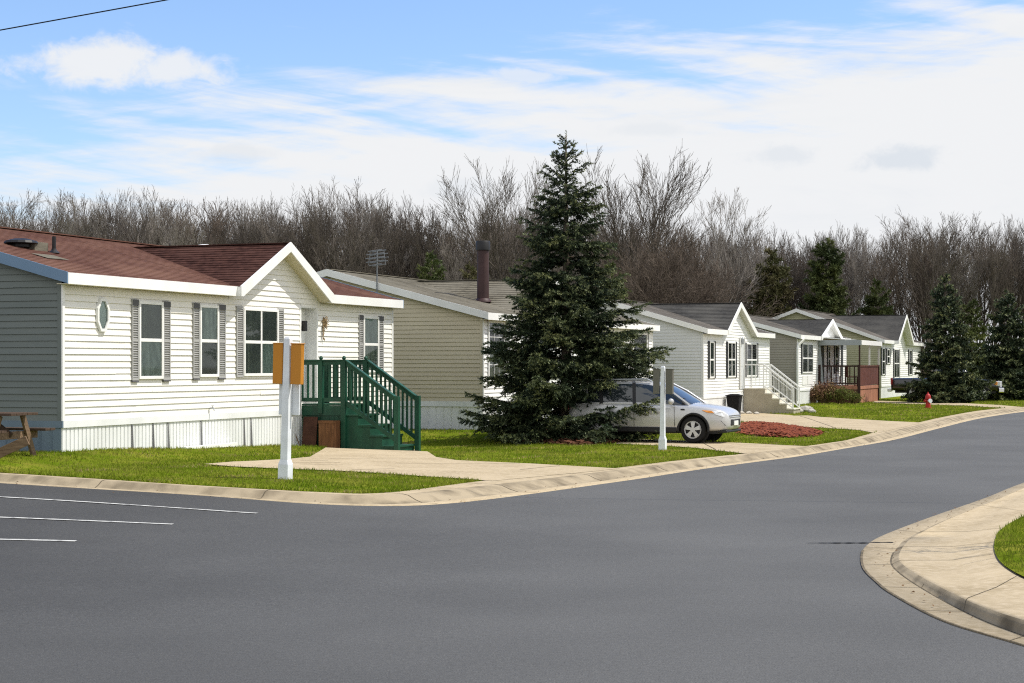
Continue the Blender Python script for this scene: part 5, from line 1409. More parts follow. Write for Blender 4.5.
def pickup():
    h = H5
    y = 88.0; cxp = pt_at(946.5, y); hd = math.atan2(DS.y, DS.x)+R(6)
    z0 = lawn_z(cxp.x, cxp.y)+.02
    o = thing('parked_truck', 'black pickup truck with red tail lamp and silver nose behind the far spruce', 'pickup truck', (cxp.x, cxp.y, z0), hd)
    def prof(zb, zt, w):
        H = zt-zb; return [(0,zb),(w*.85,zb),(w*.97,zb+.06),(w,zb+.4*H),(w*.985,zb+.75*H),(w*.95,zt-.05),(w*.85,zt),(0,zt+.02)]
    stn = [(-2.70,.55,1.08,.88),(-2.66,.50,1.12,.93),(-2.2,.46,1.14,.95),(-1.0,.45,1.14,.96),(.2,.45,1.13,.96),(1.2,.45,1.12,.96),(1.7,.46,1.10,.95),(2.2,.48,1.05,.93),(2.5,.50,.99,.88),(2.62,.56,.90,.80)]
    b = loft_body(stn, prof).build('body', M['truck'], o, smooth=True, recalc=True)
    s = b.modifiers.new('s','SUBSURF'); s.levels = s.render_levels = 2; apply_mods(b); cs = []
    for x in (-1.55, 1.68):
        for sd in (-1,1):
            mb = MB(); mb.lathe([(.46,-.22),(.46,.22)], 32, (x, sd*.92, .40), axis='y'); c = mb.build('cutter', M['black'], recalc=True); c.parent = o; cs.append(c)
    mb = MB(); mb.box(-2.6,-.78,.75,-.75,.78,1.4); c = mb.build('cutter', M['black'], recalc=True); c.parent = o; cs.append(c)
    cut(b, cs); b.data.polygons.foreach_set('use_smooth', [True]*len(b.data.polygons)); b.data.set_sharp_from_angle(angle=R(38))
    for x in (-1.55, 1.68):
        for sd in (-1,1): wheel(o, x, sd*.82, .385, sd, .26, w=.26)
    mb = MB(); mb.box(-2.5,-.7,.38,2.4,.7,.55); mb.build('underbody', M['black'], o)
    cst = [(-.72,1.05,1.62,.86,.70),(-.55,1.08,1.78,.90,.70),(.1,1.08,1.82,.90,.71),(.55,1.08,1.78,.90,.70),(.95,1.08,1.55,.89,.72),(1.45,1.04,1.14,.86,.76)]
    def cp(zb, zt, wb, wt): return [(0,zb-.05),(wb,zb-.05),(wb,zb),(wb*.5+wt*.5,zb+(zt-zb)*.5),(wt,zt-.03),(wt*.86,zt),(0,zt+.02)]
    cbm = loft_body(cst, cp); c0 = cbm.build('cabin', [M['truck'], M['car_glass']], o, smooth=True, recalc=True); idx = []
    for i in range(len(cst)-1):
        for k in range(12):
            kk = k if k < 6 else 11-k; xm = (cst[i][0]+cst[i+1][0])/2
            idx.append(1 if (kk in (2,3) and -.5 < xm < 1.0) or (kk in (4,5) and xm > .6) else 0)
    c0.data.polygons.foreach_set('material_index', idx+[0,0]); s = c0.modifiers.new('s','SUBSURF'); s.levels = s.render_levels = 1; apply_mods(c0)
    for sd in (-1,1):
        mb = MB(); mb.box(-2.71, sd*.74, .80, -2.62, sd*.955, 1.12); mb.build('tail_lamp', M['lamp_red'], o, bevel=.01)
        mb = MB(); mb.box(2.38, sd*.60, .74, 2.60, sd*.90, .98); mb.build('headlight', M['lamp_clear'], o, bevel=.03)
        mb = MB(); mb.box(2.30, sd*.88, .80, 2.46, sd*.935, .95); mb.build('turn_signal', M['lamp_amber'], o, bevel=.01)
        mb = MB(); mb.box(.55, sd*.95, 1.10, .75, sd*1.13, 1.30); mb.build('mirror', M['truck'], o, bevel=.02)
    mb = MB(); mb.box(-2.70,-.73,.62,-2.66,.73,1.13); mb.build('tailgate', M['redbrown'], o, bevel=.01)
    mb = MB(); mb.box(-2.86,-.9,.44,-2.68,.9,.60); mb.build('rear_bumper', M['chrome'], o, bevel=.02)
    mb = MB(); mb.box(2.50,-.93,.42,2.78,.93,.66); mb.build('front_bumper', M['chrome'], o, bevel=.04)
    mb = MB(); mb.box(2.56,-.6,.68,2.68,.6,.98); mb.build('grille', M['chrome'], o, bevel=.02)
pickup()
# ================================================================ conifers
def spruce_mesh(name, H, RB, seed, z0=.28, whorls=26, dens=1.0, lean=0.0, droop=.18, needle=.085, nw=.016, ragged=.22, top=.85, shape=.85, mat_n='needle', leader=True, low=1.0, nd=1.0, skew=0.0):
    rg = np.random.default_rng(seed)
    segs = []       # (a, b, amount) needle bearing twigs
    wood = MB()
    zs = z0 + (H-.35-z0)*(np.linspace(0, 1, whorls)**low)
    for wi, z in enumerate(zs):
        f = (z-z0)/(H-z0)
        Rz = RB*(1-f)**shape*(1.0 if f > .04 else .95+.05*f/.04)*(1-.5*max(0, (f-.8)/.2))
        nb = int(rg.integers(7, 10)) if f < .85 else int(rg.integers(4, 6))
        off = rg.uniform(0, 2*PI)
        for b in range(nb):
            a = off + 2*PI*b/nb + rg.normal(0, .18)
            L = Rz*min(1.16, max(.45, rg.normal(1.0, ragged))) + .05
            if skew and f < .4: L *= 1 + skew*max(0, math.cos(a))*(1-f/.4)**.5
            if rg.random() < .06: L *= .55
            zz = z + rg.normal(0, .12)
            d = np.array([math.cos(a), math.sin(a), 0.0])
            up0 = rg.normal(-.10, .13) - droop*(1-f) + .95*max(0, f-.55)/.45      # lower boughs hang, upper ones rise
            n = 7; pts = []
            for k in range(n+1):
                u = k/n
                h = L*(up0*u + (.26*(1-f)+.04)*u*u)
                pts.append(np.array([0,0,zz]) + d*L*u + np.array([0,0,h]))
            wood.tube([Vector(p) for p in pts[:6]], [max(.006,.030*(L/RB)*(1-k/7)) for k in range(6)], 3, cap=False)
            side = np.array([-d[1], d[0], 0.0])
            for k in range(1, n):
                segs.append((pts[k], pts[k+1], 1.0, k/n))
            m = max(3, int(L*11*dens))
            for k in range(m):
                u = .16 + .82*(k+rg.random())/m
                i = min(n-1, int(u*n)); p = pts[i] + (pts[i+1]-pts[i])*(u*n-i)
                for sg in (-1, 1):
                    l = (.13*min(1, .3+L) + .33*L*(1-u))*rg.uniform(.5, 1.3)
                    if rg.random() < .08: continue
                    v = d*rg.uniform(.5, .95) + side*sg*rg.uniform(.45, .95) + np.array([0,0,rg.uniform(-.5, .28)])
                    v /= np.linalg.norm(v)
                    q = p + v*l; segs.append((p, q, 1.0, .25+.6*u+.35*(l > .2)*rg.random()))
                    if l > .30:
                        for w_ in range(3):
                            t = rg.uniform(.3, .85); pp = p+v*l*t
                            v2 = v + side*rg.choice([-1,1])*rg.uniform(.5,1.0) + np.array([0,0,rg.uniform(-.5,.1)]); v2 /= np.linalg.norm(v2)
                            segs.append((pp, pp+v2*l*rg.uniform(.3,.55), .9, .3+.6*u))
    # leader
    tip = np.array([0,0,H]); segs.append((np.array([0,0,H-.5]), tip, .5))
    if leader:
        for k in range(5):
            a = k*2*PI/5+.4; segs.append((np.array([0,0,H-.42]), np.array([.30*math.cos(a), .30*math.sin(a), H-.26]), .9))
            segs.append((np.array([0,0,H-.72]), np.array([.36*math.cos(a+.6), .36*math.sin(a+.6), H-.56]), .9))
    tipf = np.array([s[3] if len(s) > 3 else .9 for s in segs])
    A = np.array([s[0] for s in segs]); B = np.array([s[1] for s in segs]); W = np.array([s[2] for s in segs])
    D = B-A; Ln = np.linalg.norm(D, axis=1); cnt = np.maximum(3, (Ln*W*78*dens*nd).astype(int)); idx = np.repeat(np.arange(len(segs)), cnt)
    n = len(idx); u = rg.random(n)[:,None]; P = A[idx]+D[idx]*u; T = D[idx]/Ln[idx][:,None]
    rv = rg.normal(size=(n,3)); rv -= (rv*T).sum(1)[:,None]*T; rv /= np.linalg.norm(rv, axis=1)[:,None]
    dirn = T*rg.uniform(.45,.95,n)[:,None] + rv*.75; dirn[:,2] += .10; dirn /= np.linalg.norm(dirn, axis=1)[:,None]
    sd = np.cross(dirn, rg.normal(size=(n,3))); sd /= np.linalg.norm(sd, axis=1)[:,None]
    ln = (needle*rg.uniform(.7,1.3,n))[:,None]; w = (nw*rg.uniform(.7,1.3,n))[:,None]
    V = np.empty((n,3,3)); V[:,0] = P - sd*w; V[:,1] = P + sd*w; V[:,2] = P + dirn*ln
    tm = ((tipf[idx] + .45*u[:,0] + rg.normal(0,.12,n)) > 1.08).astype(np.int32)  # outer twigs get the lighter needles, painted as if sunlit
    return V.reshape(-1,3), np.arange(n*3).reshape(-1,3), wood, tm

def spruce(px, py, H, RB, seed, label, kind='spruce_tree', tr=.12, mat_n='needle', Y=None, rz=0, **kw):
    if Y is None: p = lw(px, py); z0 = lawn_z(p.x, p.y)
    else: p = pt_at(px, Y); z0 = kw.pop('zg', lawn_z(p.x, p.y) if Y < 84 else -.05)
    kw.pop('zg', None)
    o = thing(kind, label, 'tree', (p.x, p.y, z0), rz, None)
    V, Fc, wood, tm = spruce_mesh(kind, H, RB, seed, mat_n=mat_n, **kw)
    wood.tube([(0,0,-.15),(0,0,.1),(0,0,H*.5),(0,0,H-.1)], [tr*1.35, tr, tr*.55, .012], 9)
    wood.build('trunk', M['bark'], o, smooth=True)
    c = np_mesh('crown', V, Fc, M[mat_n], o)
    if mat_n == 'needle': c.data.materials.append(M['needle_lit']); c.data.polygons.foreach_set('material_index', tm)
    return o
BIG = lw(566, 440.5); HB = (440.5-131)/F*BIG.y
spruce(566, 440.5, HB, 2.45, 11, 'big dark blue green spruce standing in front of the beige home', whorls=29, dens=1.15, tr=.16, needle=.055, nw=.0115, ragged=.13, shape=.86, z0=.30, low=1.10, nd=1.6, skew=.20)
spruce(945, 402.5, 132/F*84, 2.1, 12, 'dark green spruce in front of the black pickup truck', Y=84, whorls=22, dens=.8, needle=.12, nw=.026, tr=.13, shape=.88)
spruce(1008, 401, 113/F*90, 2.3, 13, 'dark spruce at the right edge, behind the other lawn spruce', Y=90, whorls=20, dens=.75, needle=.13, nw=.03, tr=.13, shape=.82)

# ================================================================ bare trees
def bare_mesh(seed, H, levels=4, spread=.62, fork=.30, multi=1, trunk_r=.13, twig_r=.011, n1=13, n2=7, n3=6, n4=4, upright=.30, kink=.075, vase=None):
    rg = random.Random(seed); mb = MB()
    nch = (n1, n2, n3, n4)
    def rv(): 
        while True:
            v = Vector((rg.uniform(-1,1), rg.uniform(-1,1), rg.uniform(-1,1)))
            if .05 < v.length < 1: return v.normalized()
    def grow(p, d, L, r, lev):
        n = (7,5,4,3,2)[lev]; pts = [p]; dd = d.normalized()
        for k in range(n):
            dd = (dd + rv()*kink*(1 if lev else .5) + Vector((0,0,1))*upright*.22*(1 if lev else .2)).normalized(); pts.append(pts[-1] + dd*(L/n))
        rad = [max(twig_r*.55, r*(1-.80*k/n)) for k in range(n+1)]
        mb.tube(pts, rad, 6 if lev == 0 else (4 if lev == 1 else 3), cap=False)
        if lev >= levels: return
        m = nch[lev]
        for k in range(m):
            u = (fork if lev == 0 else .22) + (1-(fork if lev == 0 else .22))*(k+rg.random())/m
            u = min(u, .985); i = min(n-1, int(u*n)); q = pts[i].lerp(pts[i+1], u*n-i); ax = (pts[i+1]-pts[i]).normalized()
            side = rv(); side = (side - ax*side.dot(ax)).normalized()
            ang = rg.uniform(.40, .95)*spread*1.1 + .10
            nd = ax*math.cos(ang) + side*math.sin(ang)
            ll = L*((.60 if lev == 0 else .52)*(1-.55*u) + .10)*rg.uniform(.75,1.25)
            grow(q, nd, ll, max(twig_r, rad[i]*.55), lev+1)
    if vase:        # short trunk dividing into a few long ascending limbs
        hb = H*vase; mb.tube([Vector((0,0,-.2)), Vector((.03,.02,hb*.5)), Vector((0,0,hb+.1))], [trunk_r*1.2, trunk_r, trunk_r*.8], 7, cap=False)
        for k in range(multi):
            a = 2*PI*k/multi + rg.uniform(-.35,.35); tl = rg.uniform(.16,.62)
            grow(Vector((0,0,hb*rg.uniform(.8,1.0))), Vector((math.cos(a)*tl, math.sin(a)*tl, 1)), (H-hb)*rg.uniform(.72,.9)/1.0, trunk_r*.5, 0)
        multi = 0
    for k in range(multi):
        if multi == 1: d = Vector((rg.uniform(-.06,.06), rg.uniform(-.06,.06), 1)); b = Vector((0,0,-.2))
        else:
            a = 2*PI*k/multi + rg.uniform(-.3,.3); tl = rg.uniform(.12,.42); d = Vector((math.cos(a)*tl, math.sin(a)*tl, 1)); b = Vector((math.cos(a)*.25, math.sin(a)*.25, -.2))
        grow(b, d, H*(.80 if multi == 1 else rg.uniform(.62,.80)), trunk_r*(1 if multi == 1 else .55), 0)
    zmax = max(v[2] for v in mb.v); s = H/zmax; mb.v = [(x*s, y*s, z*s) for x, y, z in mb.v]
    return mb
protos = []
WL = ['slender grey bare tree in the dense leafless wood behind the homes', 'brown twiggy bare tree in the dense leafless wood behind the homes', 'pale barked bare tree in the dense leafless wood behind the homes']
for i, (sd, Hh, sp, fk, mt, up) in enumerate(((1,12,.42,.30,'twig_a',.55),(2,11.5,.52,.18,'twig_b',.45),(3,12.5,.36,.38,'twig_a',.6),(4,11,.55,.2,'twig_b',.4),(5,12.5,.38,.40,'twig_c',.6),(6,10.5,.50,.15,'twig_b',.45),(7,13,.34,.35,'twig_a',.6),(8,13,.40,.45,'twig_c',.55))):
    mb = bare_mesh(sd, Hh, spread=sp, fork=fk, trunk_r=.13 if mt == 'twig_b' else .16, n1=15, n2=8, n3=6, n4=2, twig_r=.0125, upright=up, kink=.06)
    me_o = mb.build('bare_tree', M[mt], smooth=True)
    lab = WL[{'twig_a':0,'twig_b':1,'twig_c':2}[mt]]
    tag(me_o, lab, 'tree', {'twig_a':'slender grey bare trees of the wood','twig_b':'brown twiggy bare trees of the wood','twig_c':'pale barked bare trees of the wood'}[mt])
    me_o['h'] = Hh; protos.append(me_o)
rg = random.Random(77); first = [True]*len(protos); cntt = 0
def wood_line(x): return 106 + .27*x
def skyline(px):
    """top of the wood in the photograph, pixels"""
    P = [(-300,192),(0,196),(30,188),(120,184),(200,190),(290,190),(330,182),(380,184),(420,202),(470,206),(500,190),(560,205),(620,205),(700,218),(760,222),(820,218),(900,218),(930,212),(1024,212),(1400,212)]
    for (a, ya), (b, yb) in zip(P, P[1:]):
        if a <= px <= b: return ya + (yb-ya)*(px-a)/(b-a)
    return 200
rows = [(0, 1.75), (3.2, 1.75), (6.6, 1.9), (11, 2.2), (17, 2.7)]
for dy, dx in rows:
    x = -47.0
    while x < 56:
        x += dx*rg.uniform(.55, 1.45); xx = x + rg.uniform(-.3,.3); y = wood_line(xx) + dy + rg.uniform(-1.3, 1.3)
        px = 512 + F*xx/y
        if px < -230 or px > 1260: continue
        top = skyline(px) + rg.uniform(-3, 15) + (8 if dy == 0 else 0)
        Hh = HC + (HOR-top)*y/F
        if px > 715 and dy > 7 and rg.random() < .62: continue
        i = rg.choice((0,2,4,7,4,7,6,1)) if dy < 2 else rg.randrange(len(protos)); pr = protos[i]
        if first[i]: c = pr; first[i] = False
        else: c = pr.copy(); COL.objects.link(c)
        s = Hh/pr['h']; c.location = (xx, y, -.1); c.rotation_euler = (rg.uniform(-.04,.04), rg.uniform(-.04,.04), rg.uniform(0, 2*PI)); w_ = rg.uniform(.85,1.2); c.scale = (s*w_, s*w_, s); cntt += 1
print('wood trees', cntt)
for o_ in COL.objects:
    if 'h' in o_.keys(): del o_['h']
for pr in protos:
    if not pr.users_collection or pr.location.length < 1: bpy.data.objects.remove(pr)
# single trees that stand out of the wood
def lone(px, Y, top, seed, label, m, kind='bare_tree', **kw):
    p = pt_at(px, Y); H = HC + (HOR-top)*Y/F; mb = bare_mesh(seed, H, **kw)
    o = mb.build(kind, M[m], smooth=True); o.location = (p.x, p.y, -.05); tag(o, label, 'tree'); return o
lone(643, 98, 143, 31, 'tallest bare tree, wide airy crown against the sky right of the big spruce', 'twig_a', spread=.46, fork=.15, trunk_r=.17, n1=13, n2=7, n3=4, n4=2, multi=6, vase=.40, upright=.16, twig_r=.0135, kink=.05, levels=3)
lone(508, 97, 153, 32, 'tall airy bare tree rising just left of the big spruce', 'twig_a', spread=.46, fork=.15, trunk_r=.16, n1=12, n2=7, n3=4, n4=2, multi=6, vase=.38, upright=.16, twig_r=.0135, kink=.05, levels=3)
lone(716, 96, 186, 33, 'thin leaning bare tree standing above the wood right of the tallest tree', 'twig_c', spread=.5, fork=.35, trunk_r=.12, n1=12, n2=6, n3=5, n4=3)
lone(655, 92, 218, 34, 'broad many stemmed bare tree below the tallest bare tree', 'twig_b', spread=.72, fork=.12, trunk_r=.2, multi=9, n1=10, n2=7, n3=5, n4=3, upright=.2)
lone(690, 94, 232, 35, 'many stemmed brown thicket tree right of the broad one', 'twig_b', spread=.7, fork=.12, trunk_r=.18, multi=7, n1=9, n2=7, n3=5, n4=3, upright=.2)
lone(-6, 84, 184, 36, 'bare tree cut off by the left edge, nearer than the wood', 'twig_a', spread=.7, fork=.15, trunk_r=.15, n1=14, n2=8, n3=6, n4=3)
lone(330, 100, 172, 37, 'bare tree rising a little above the wood over the cream home', 'twig_a', spread=.6, fork=.25, trunk_r=.14, n1=13, n2=7, n3=6, n4=3)
lone(930, 108, 205, 38, 'dark bare tree rising a little above the wood over the far spruce', 'twig_a', spread=.5, fork=.25, trunk_r=.14, n1=13, n2=7, n3=6, n4=3)
# a bare tree beyond the right edge, whose branches shade the corner pavement
t_ = bare_mesh(41, 5.2, spread=.7, fork=.3, trunk_r=.08, n1=9, n2=5, n3=3, levels=3, twig_r=.013).build('bare_tree', M['twig_a'], smooth=True)
t_.location = (7.0, 16.9, .1); tag(t_, 'young bare tree beyond the right edge casting twig shadows on the corner pavement', 'tree')
# ---- undergrowth: stems nobody could count
def thicket(seed, n, y_off, ylen, hmin, hmax, name, label, m):
    rg = np.random.default_rng(seed)
    x = rg.uniform(-50, 60, n); y = 106 + .27*x + y_off + rg.uniform(0, ylen, n); k = (512+F*x/y > -260) & (512+F*x/y < 1290); x, y = x[k], y[k]; n = len(x)
    H_ = rg.uniform(hmin, hmax, n)*rg.uniform(.6,1,n); V = []; Fq = []
    lean = rg.normal(0, .16, (n,2)); base = np.stack([x, y, np.full(n, -.1)], 1)
    def ribbons(P0, P1, P2, r):
        m_ = len(P0); a = rg.uniform(0, PI, m_); out = []
        for da in (0, 2*PI/3, 4*PI/3):
            out.append(np.stack([np.cos(a+da), np.sin(a+da), np.zeros(m_)], 1))
        ring = [[P+o*(r*f)[:,None] for o in out] for P, f in ((P0,1.0),(P1,.7),(P2,.25))]
        vv = np.stack([ring[i][j] for i in range(3) for j in range(3)], 1).reshape(-1,3)
        fq = np.array([[i*3+j, i*3+(j+1)%3, (i+1)*3+(j+1)%3, (i+1)*3+j] for i in range(2) for j in range(3)])
        ff = (np.arange(m_)[:,None,None]*9 + fq[None]).reshape(-1,4); return vv, ff
    top = base + np.stack([lean[:,0]*H_, lean[:,1]*H_, H_], 1); mid = (base+top)/2 + rg.normal(0, .10, (n,3))*np.array([1,1,.2])
    v0, f0 = ribbons(base, mid, top, rg.uniform(.012,.03,n)); Vs = [v0]; Fs = [f0]; c = len(v0)
    for rep in range(9):
        u = rg.uniform(.12,.95,n)[:,None]; p = np.where(u < .5, base+(mid-base)*u*2, mid+(top-mid)*(u*2-1)); l = (H_*rg.uniform(.12,.34,n))[:,None]
        d = np.stack([rg.normal(0,.55,n), rg.normal(0,.55,n), rg.uniform(.3,1.0,n)], 1); q = p + d*l; mm = (p+q)/2 + rg.normal(0,.04,(n,3))
        v, f = ribbons(p, mm, q, rg.uniform(.008,.015,n)); Vs.append(v); Fs.append(f+c); c += len(v)
    o = np_mesh(name, np.concatenate(Vs), np.concatenate(Fs), M[m]); return tag(o, label, 'undergrowth', kind='stuff')
thicket(3, 2600, -2.5, 22, 2.0, 5.5, 'undergrowth', 'leafless brown undergrowth filling the wood behind the homes', 'twig_b')
thicket(4, 700, -1.5, 26, 4, 8, 'undergrowth', 'taller grey saplings between the trunks of the wood', 'twig_a')
# ---- evergreens at the edge of the wood
spruce(828, 0, HC+(HOR-240)/F*106, 1.75, 21, 'dark round topped pine at the edge of the wood behind the porch home', kind='pine_tree', mat_n='needle_b', Y=106, zg=-.05, whorls=16, dens=.55, needle=.24, nw=.05, shape=.42, ragged=.3, droop=-.35, tr=.16, z0=2.2, leader=False)
spruce(876, 0, HC+(HOR-282)/F*108, 1.6, 22, 'small dark evergreen between the pine and the far spruce', kind='evergreen_tree', mat_n='needle_b', Y=108, zg=-.05, whorls=14, dens=.6, needle=.22, nw=.05, shape=.5, ragged=.25, tr=.12, leader=False)
spruce(771, 0, HC+(HOR-250)/F*108, 2.1, 23, 'brownish green cedar at the edge of the wood behind the white home', kind='cedar_tree', mat_n='cedar', Y=108, zg=-.05, whorls=18, dens=.42, needle=.26, nw=.05, shape=.5, ragged=.3, droop=-.5, tr=.14, leader=False)
spruce(432, 0, HC+(HOR-250)/F*88, 1.7, 24, 'bright green cedar behind the tan roof of the beige home', kind='cedar_tree', mat_n='needle_b', Y=88, zg=-.05, whorls=16, dens=.55, needle=.18, nw=.035, shape=.5, ragged=.28, droop=-.4, tr=.12, leader=False)
spruce(470, 0, HC+(HOR-262)/F*90, 1.5, 25, 'low green brown cedar left of the maroon flue pipe', kind='cedar_tree', mat_n='cedar', Y=90, zg=-.05, whorls=13, dens=.5, needle=.2, nw=.04, shape=.5, ragged=.3, droop=-.4, tr=.12, leader=False)
spruce(610, 0, HC+(HOR-262)/F*86, 1.3, 26, 'olive cedar showing just right of the big spruce', kind='cedar_tree', mat_n='needle_b', Y=86, zg=-.05, whorls=14, dens=.5, needle=.2, nw=.04, shape=.45, ragged=.3, droop=-.4, tr=.12, leader=False)
spruce(972, 0, HC+(HOR-300)/F*108, 1.5, 27, 'small green evergreen between the two lawn spruces', kind='evergreen_tree', mat_n='needle_b', Y=108, zg=-.05, whorls=12, dens=.5, needle=.22, nw=.05, shape=.5, ragged=.3, tr=.1, leader=False)
# ---- shrubs by the porch
def shrub(px, py, H, Rr, seed, label, twig, leaf, nl, nt=130):
    p = lw(px, py); z0 = lawn_z(p.x, p.y); rg = np.random.default_rng(seed)
    o = thing('shrub', label, 'shrub', (p.x, p.y, z0)); mb = MB(); tips = []
    for k in range(nt):
        a = rg.uniform(0, 2*PI); t = rg.uniform(0,1)**.6; q = Vector((math.cos(a)*Rr*t, math.sin(a)*Rr*t, H*math.sqrt(max(.05,1-t*t*.8))*rg.uniform(.6,1.05))); b = Vector((math.cos(a)*.08, math.sin(a)*.08, -.05))
        m = b.lerp(q, .5) + Vector((0,0,.12)) + Vector(rg.normal(0,.04,3)); mb.tube([b, m, q], [.012,.009,.005], 3, cap=False)
        for _ in range(4):
            s = m.lerp(q, rg.uniform(0,1)); e = s + Vector((rg.normal(0,.12), rg.normal(0,.12), rg.uniform(0,.2))); mb.tube([s, e], [.007,.004], 3, cap=False); tips.append(e)
    mb.build('stem', M[twig], o)
    T = np.array([tips[i] for i in rg.integers(0, len(tips), nl)]) + rg.normal(0, .06, (nl,3)); T[:,2] = np.maximum(T[:,2], .04)
    d = rg.normal(size=(nl,3)); d /= np.linalg.norm(d,axis=1)[:,None]; s = np.cross(d, rg.normal(size=(nl,3))); s /= np.linalg.norm(s,axis=1)[:,None]; l = rg.uniform(.03,.06,nl)[:,None]
    V = np.stack([T-d*l, T+s*l*.5, T+d*l, T-s*l*.5], 1).reshape(-1,3); np_mesh('foliage', V, np.arange(nl*4).reshape(-1,4), M[leaf], o)
shrub(824, 403.5, .95, .75, 51, 'largest reddish brown shrub in front of the porch railing', 'shrub_red', 'shrub_red', 2400)
shrub(813, 403.5, .6, .45, 52, 'small brown shrub left of the large reddish shrub', 'shrub_red', 'shrub_red', 800, 70)
shrub(840, 403.8, .62, .5, 53, 'yellow green leafy shrub right of the reddish shrub', 'shrub_red', 'leaf', 1500, 80)
shrub(853, 404.2, .38, .38, 54, 'low dark green shrub beside the redwood porch skirt', 'shrub_red', 'leaf', 700, 50)
# ---------------------------------------------------------------- sun, sky, camera
EL, AZ = R(58), R(5)
S = Vector((math.cos(EL)*math.cos(AZ), math.cos(EL)*math.sin(AZ), math.sin(EL)))
sun = bpy.data.lights.new('sun', 'SUN'); sun.energy = 4.4; sun.angle = R(0.53); sun.color = (1.0, 0.945, 0.845)
so = bpy.data.objects.new('sun', sun); COL.objects.link(so); so.rotation_euler = (-S).to_track_quat('-Z', 'Y').to_euler()
so.rotation_euler = S.to_track_quat('Z', 'Y').to_euler(); so.location = (20, 0, 40)
w = bpy.data.worlds.new('World'); scene.world = w; w.use_nodes = True
nt = w.node_tree; bg = nt.nodes['Background']; bg.inputs['Strength'].default_value = 0.1
sky = nn(nt, 'ShaderNodeTexSky', sky_type='NISHITA'); sky.sun_disc = False; sky.sun_elevation = EL; sky.sun_rotation = PI/2 - AZ
sky.air_density = 1.0; sky.dust_density = 0.6; sky.ozone_density = 1.5
tc = nn(nt, 'ShaderNodeTexCoord')
def mth(op, a, b=None, c=None, clamp=False):
    n = nn(nt, 'ShaderNodeMath', operation=op); n.use_clamp = clamp
    for i, x in enumerate((a, b, c)):
        if x is None: continue
        if isinstance(x, (int, float)): n.inputs[i].default_value = x
        else: nt.links.new(x, n.inputs[i])
    return n.outputs[0]
sep = nn(nt, 'ShaderNodeSeparateXYZ'); nt.links.new(tc.outputs['Generated'], sep.inputs[0])
X, Y, Z = sep.outputs
el = mth('ARCSINE', Z)                       # elevation, radians
az = mth('ARCTAN2', X, Y)                    # bearing, radians, 0 = straight ahead, + = right
def cnoise(sx, sy, det, rough, seed, dist=0.0, tilt=0.0):
    cb = nn(nt, 'ShaderNodeCombineXYZ')
    nt.links.new(mth('MULTIPLY', az, sx), cb.inputs[0])
    nt.links.new(mth('MULTIPLY', mth('ADD', el, mth('MULTIPLY', az, tilt)), sy), cb.inputs[1]); cb.inputs[2].default_value = seed
    n = nn(nt, 'ShaderNodeTexNoise'); n.inputs['Scale'].default_value = 1; n.inputs['Detail'].default_value = det; n.inputs['Roughness'].default_value = rough; n.inputs['Distortion'].default_value = dist
    nt.links.new(cb.outputs[0], n.inputs['Vector']); return n.outputs['Fac']
def rng_(v, a, b, c=0.0, d=1.0, smooth=True):
    n = nn(nt, 'ShaderNodeMapRange'); n.interpolation_type = 'SMOOTHSTEP' if smooth else 'LINEAR'
    n.inputs['From Min'].default_value = a; n.inputs['From Max'].default_value = b; n.inputs['To Min'].default_value = c; n.inputs['To Max'].default_value = d
    nt.links.new(v, n.inputs['Value']); return n.outputs[0]
# veil of high cloud: covers the low sky, reaching higher towards the right
wisps = cnoise(5, 42, 7, .58, 3.1, .4, .12)
wisp2 = cnoise(14, 95, 6, .6, 8.7, .5, -.10)
azc = mth('MINIMUM', mth('ABSOLUTE', mth('SUBTRACT', az, 0.0)), .6)
sg = mth('SIGN', az)
lvl = mth('ADD', mth('SUBTRACT', 0.140, el), mth('MULTIPLY', mth('MULTIPLY', azc, sg), 0.13))
# unseen broken cloud added behind the camera to lift the shaded walls
back = rng_(Y, .55, -.25)
lvl = mth('ADD', lvl, mth('MULTIPLY', back, mth('ADD', .75, mth('MULTIPLY', mth('SUBTRACT', cnoise(2.5, 4.5, 6, .6, 21.0, .6), .5), 2.2))))
lvl = mth('ADD', lvl, mth('MULTIPLY', mth('SUBTRACT', wisps, .5), .19))
lvl = mth('ADD', lvl, mth('MULTIPLY', mth('SUBTRACT', wisp2, .5), .075))
veil = rng_(lvl, -.045, .018)
# puffs
def blob(px, py, rx, ry, k=1.0, seed=0.0, sc=1.0):
    a0, e0 = math.atan((px-CXP)/F), math.atan((HOR-py)/F)
    dx = mth('DIVIDE', mth('SUBTRACT', az, a0), rx/F); dy = mth('DIVIDE', mth('SUBTRACT', el, e0), ry/F)
    d = mth('SQRT', mth('ADD', mth('MULTIPLY', dx, dx), mth('MULTIPLY', dy, dy)))
    n = cnoise(55*sc, 80*sc, 6, .6, seed, .3)
    return mth('MULTIPLY', rng_(mth('ADD', d, mth('MULTIPLY', mth('SUBTRACT', n, .5), 1.7)), 1.15, .35), k)
p1 = blob(92, 73, 78, 27, .95, 1.3); p2 = blob(172, 74, 60, 19, .9, 2.2); p2b = blob(122, 66, 46, 26, .95, 6.2)
p3 = blob(528, 76, 48, 9, .7, 4.4)
mx = mth('MAXIMUM', mth('MAXIMUM', veil, p1), mth('MAXIMUM', mth('MAXIMUM', p2, p2b), p3))
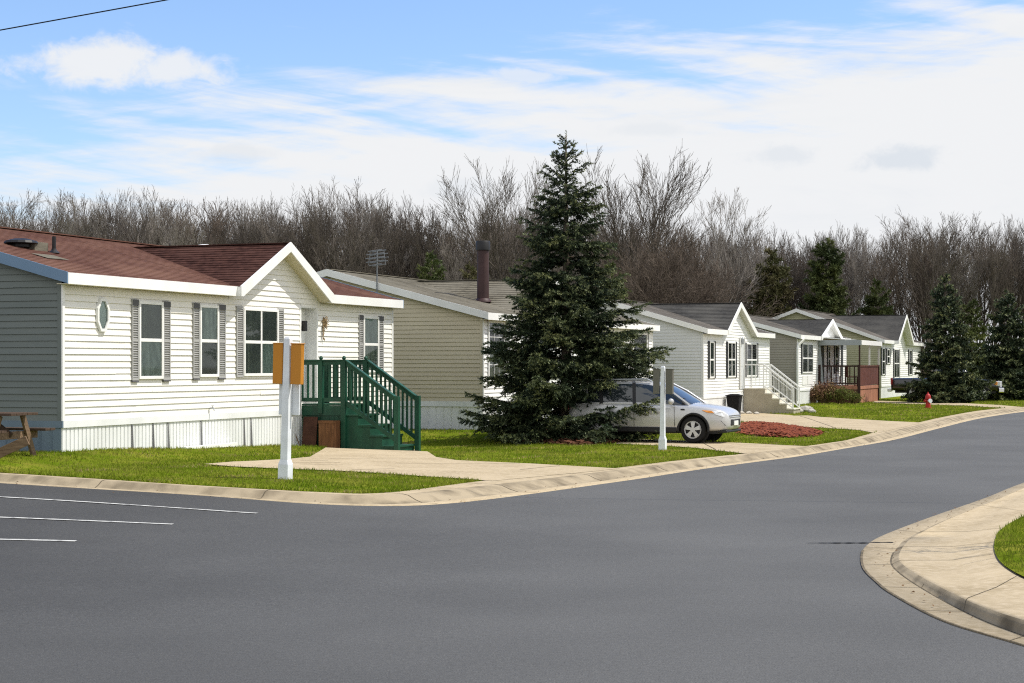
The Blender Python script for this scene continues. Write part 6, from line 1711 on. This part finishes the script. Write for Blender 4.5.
# soft grey undersides inside the bright veil
g = mth('MAXIMUM', blob(903, 163, 46, 15, .95, 9.1, 1.3), mth('MAXIMUM', blob(782, 158, 40, 12, .6, 5.5, 1.3), mth('MAXIMUM', blob(235, 156, 45, 12, .5, 7.7, .8), mth('MAXIMUM', blob(655, 130, 50, 8, .4, 3.5), blob(460, 190, 40, 14, .35, 2.9)))))
g = mth('ADD', g, mth('MULTIPLY', rng_(cnoise(9, 40, 6, .6, 12.4, .5), .5, .75), .28), clamp=True)
cc = nn(nt, 'ShaderNodeMix', data_type='RGBA'); cc.inputs[6].default_value = (7.55, 7.65, 7.8, 1); cc.inputs[7].default_value = (6.3, 6.7, 7.2, 1)
nt.links.new(g, cc.inputs[0])
bright = nn(nt, 'ShaderNodeVectorMath', operation='SCALE'); nt.links.new(cc.outputs[2], bright.inputs[0])
nt.links.new(mth('ADD', 1.0, mth('MULTIPLY', back, .35)), bright.inputs['Scale'])  # the added cloud behind is also brighter, to fill the shade
tint = nn(nt, 'ShaderNodeMix', data_type='RGBA', blend_type='MULTIPLY'); tint.inputs[0].default_value = 1.0
nt.links.new(sky.outputs[0], tint.inputs[6]); tint.inputs[7].default_value = (1.22, 1.36, 1.62, 1)
fin = nn(nt, 'ShaderNodeMix', data_type='RGBA'); nt.links.new(mx, fin.inputs[0]); nt.links.new(tint.outputs[2], fin.inputs[6]); nt.links.new(bright.outputs[0], fin.inputs[7])
nt.links.new(fin.outputs[2], bg.inputs['Color'])
cam = bpy.data.cameras.new('camera'); co = bpy.data.objects.new('camera', cam); COL.objects.link(co)
co.location = (0, 0, HC); co.rotation_euler = (PI/2, 0, 0)
cam.sensor_width = 36; cam.lens = F/1024*36; cam.shift_y = (HOR-341.5)/1024; cam.clip_start = .1; cam.clip_end = 3000
scene.camera = co
scene.view_settings.view_transform = 'Standard'; scene.view_settings.look = 'None'; scene.view_settings.exposure = 0.22; scene.view_settings.gamma = 1
scene.render.engine = 'CYCLES'; scene.cycles.use_denoising = False; scene.cycles.pixel_filter_type = 'BLACKMAN_HARRIS'; scene.cycles.filter_width = 1.15
scene.cycles.max_bounces = 6; scene.cycles.diffuse_bounces = 3; scene.cycles.sample_clamp_indirect = 4
w.cycles.sampling_method = 'MANUAL'; w.cycles.sample_map_resolution = 2048
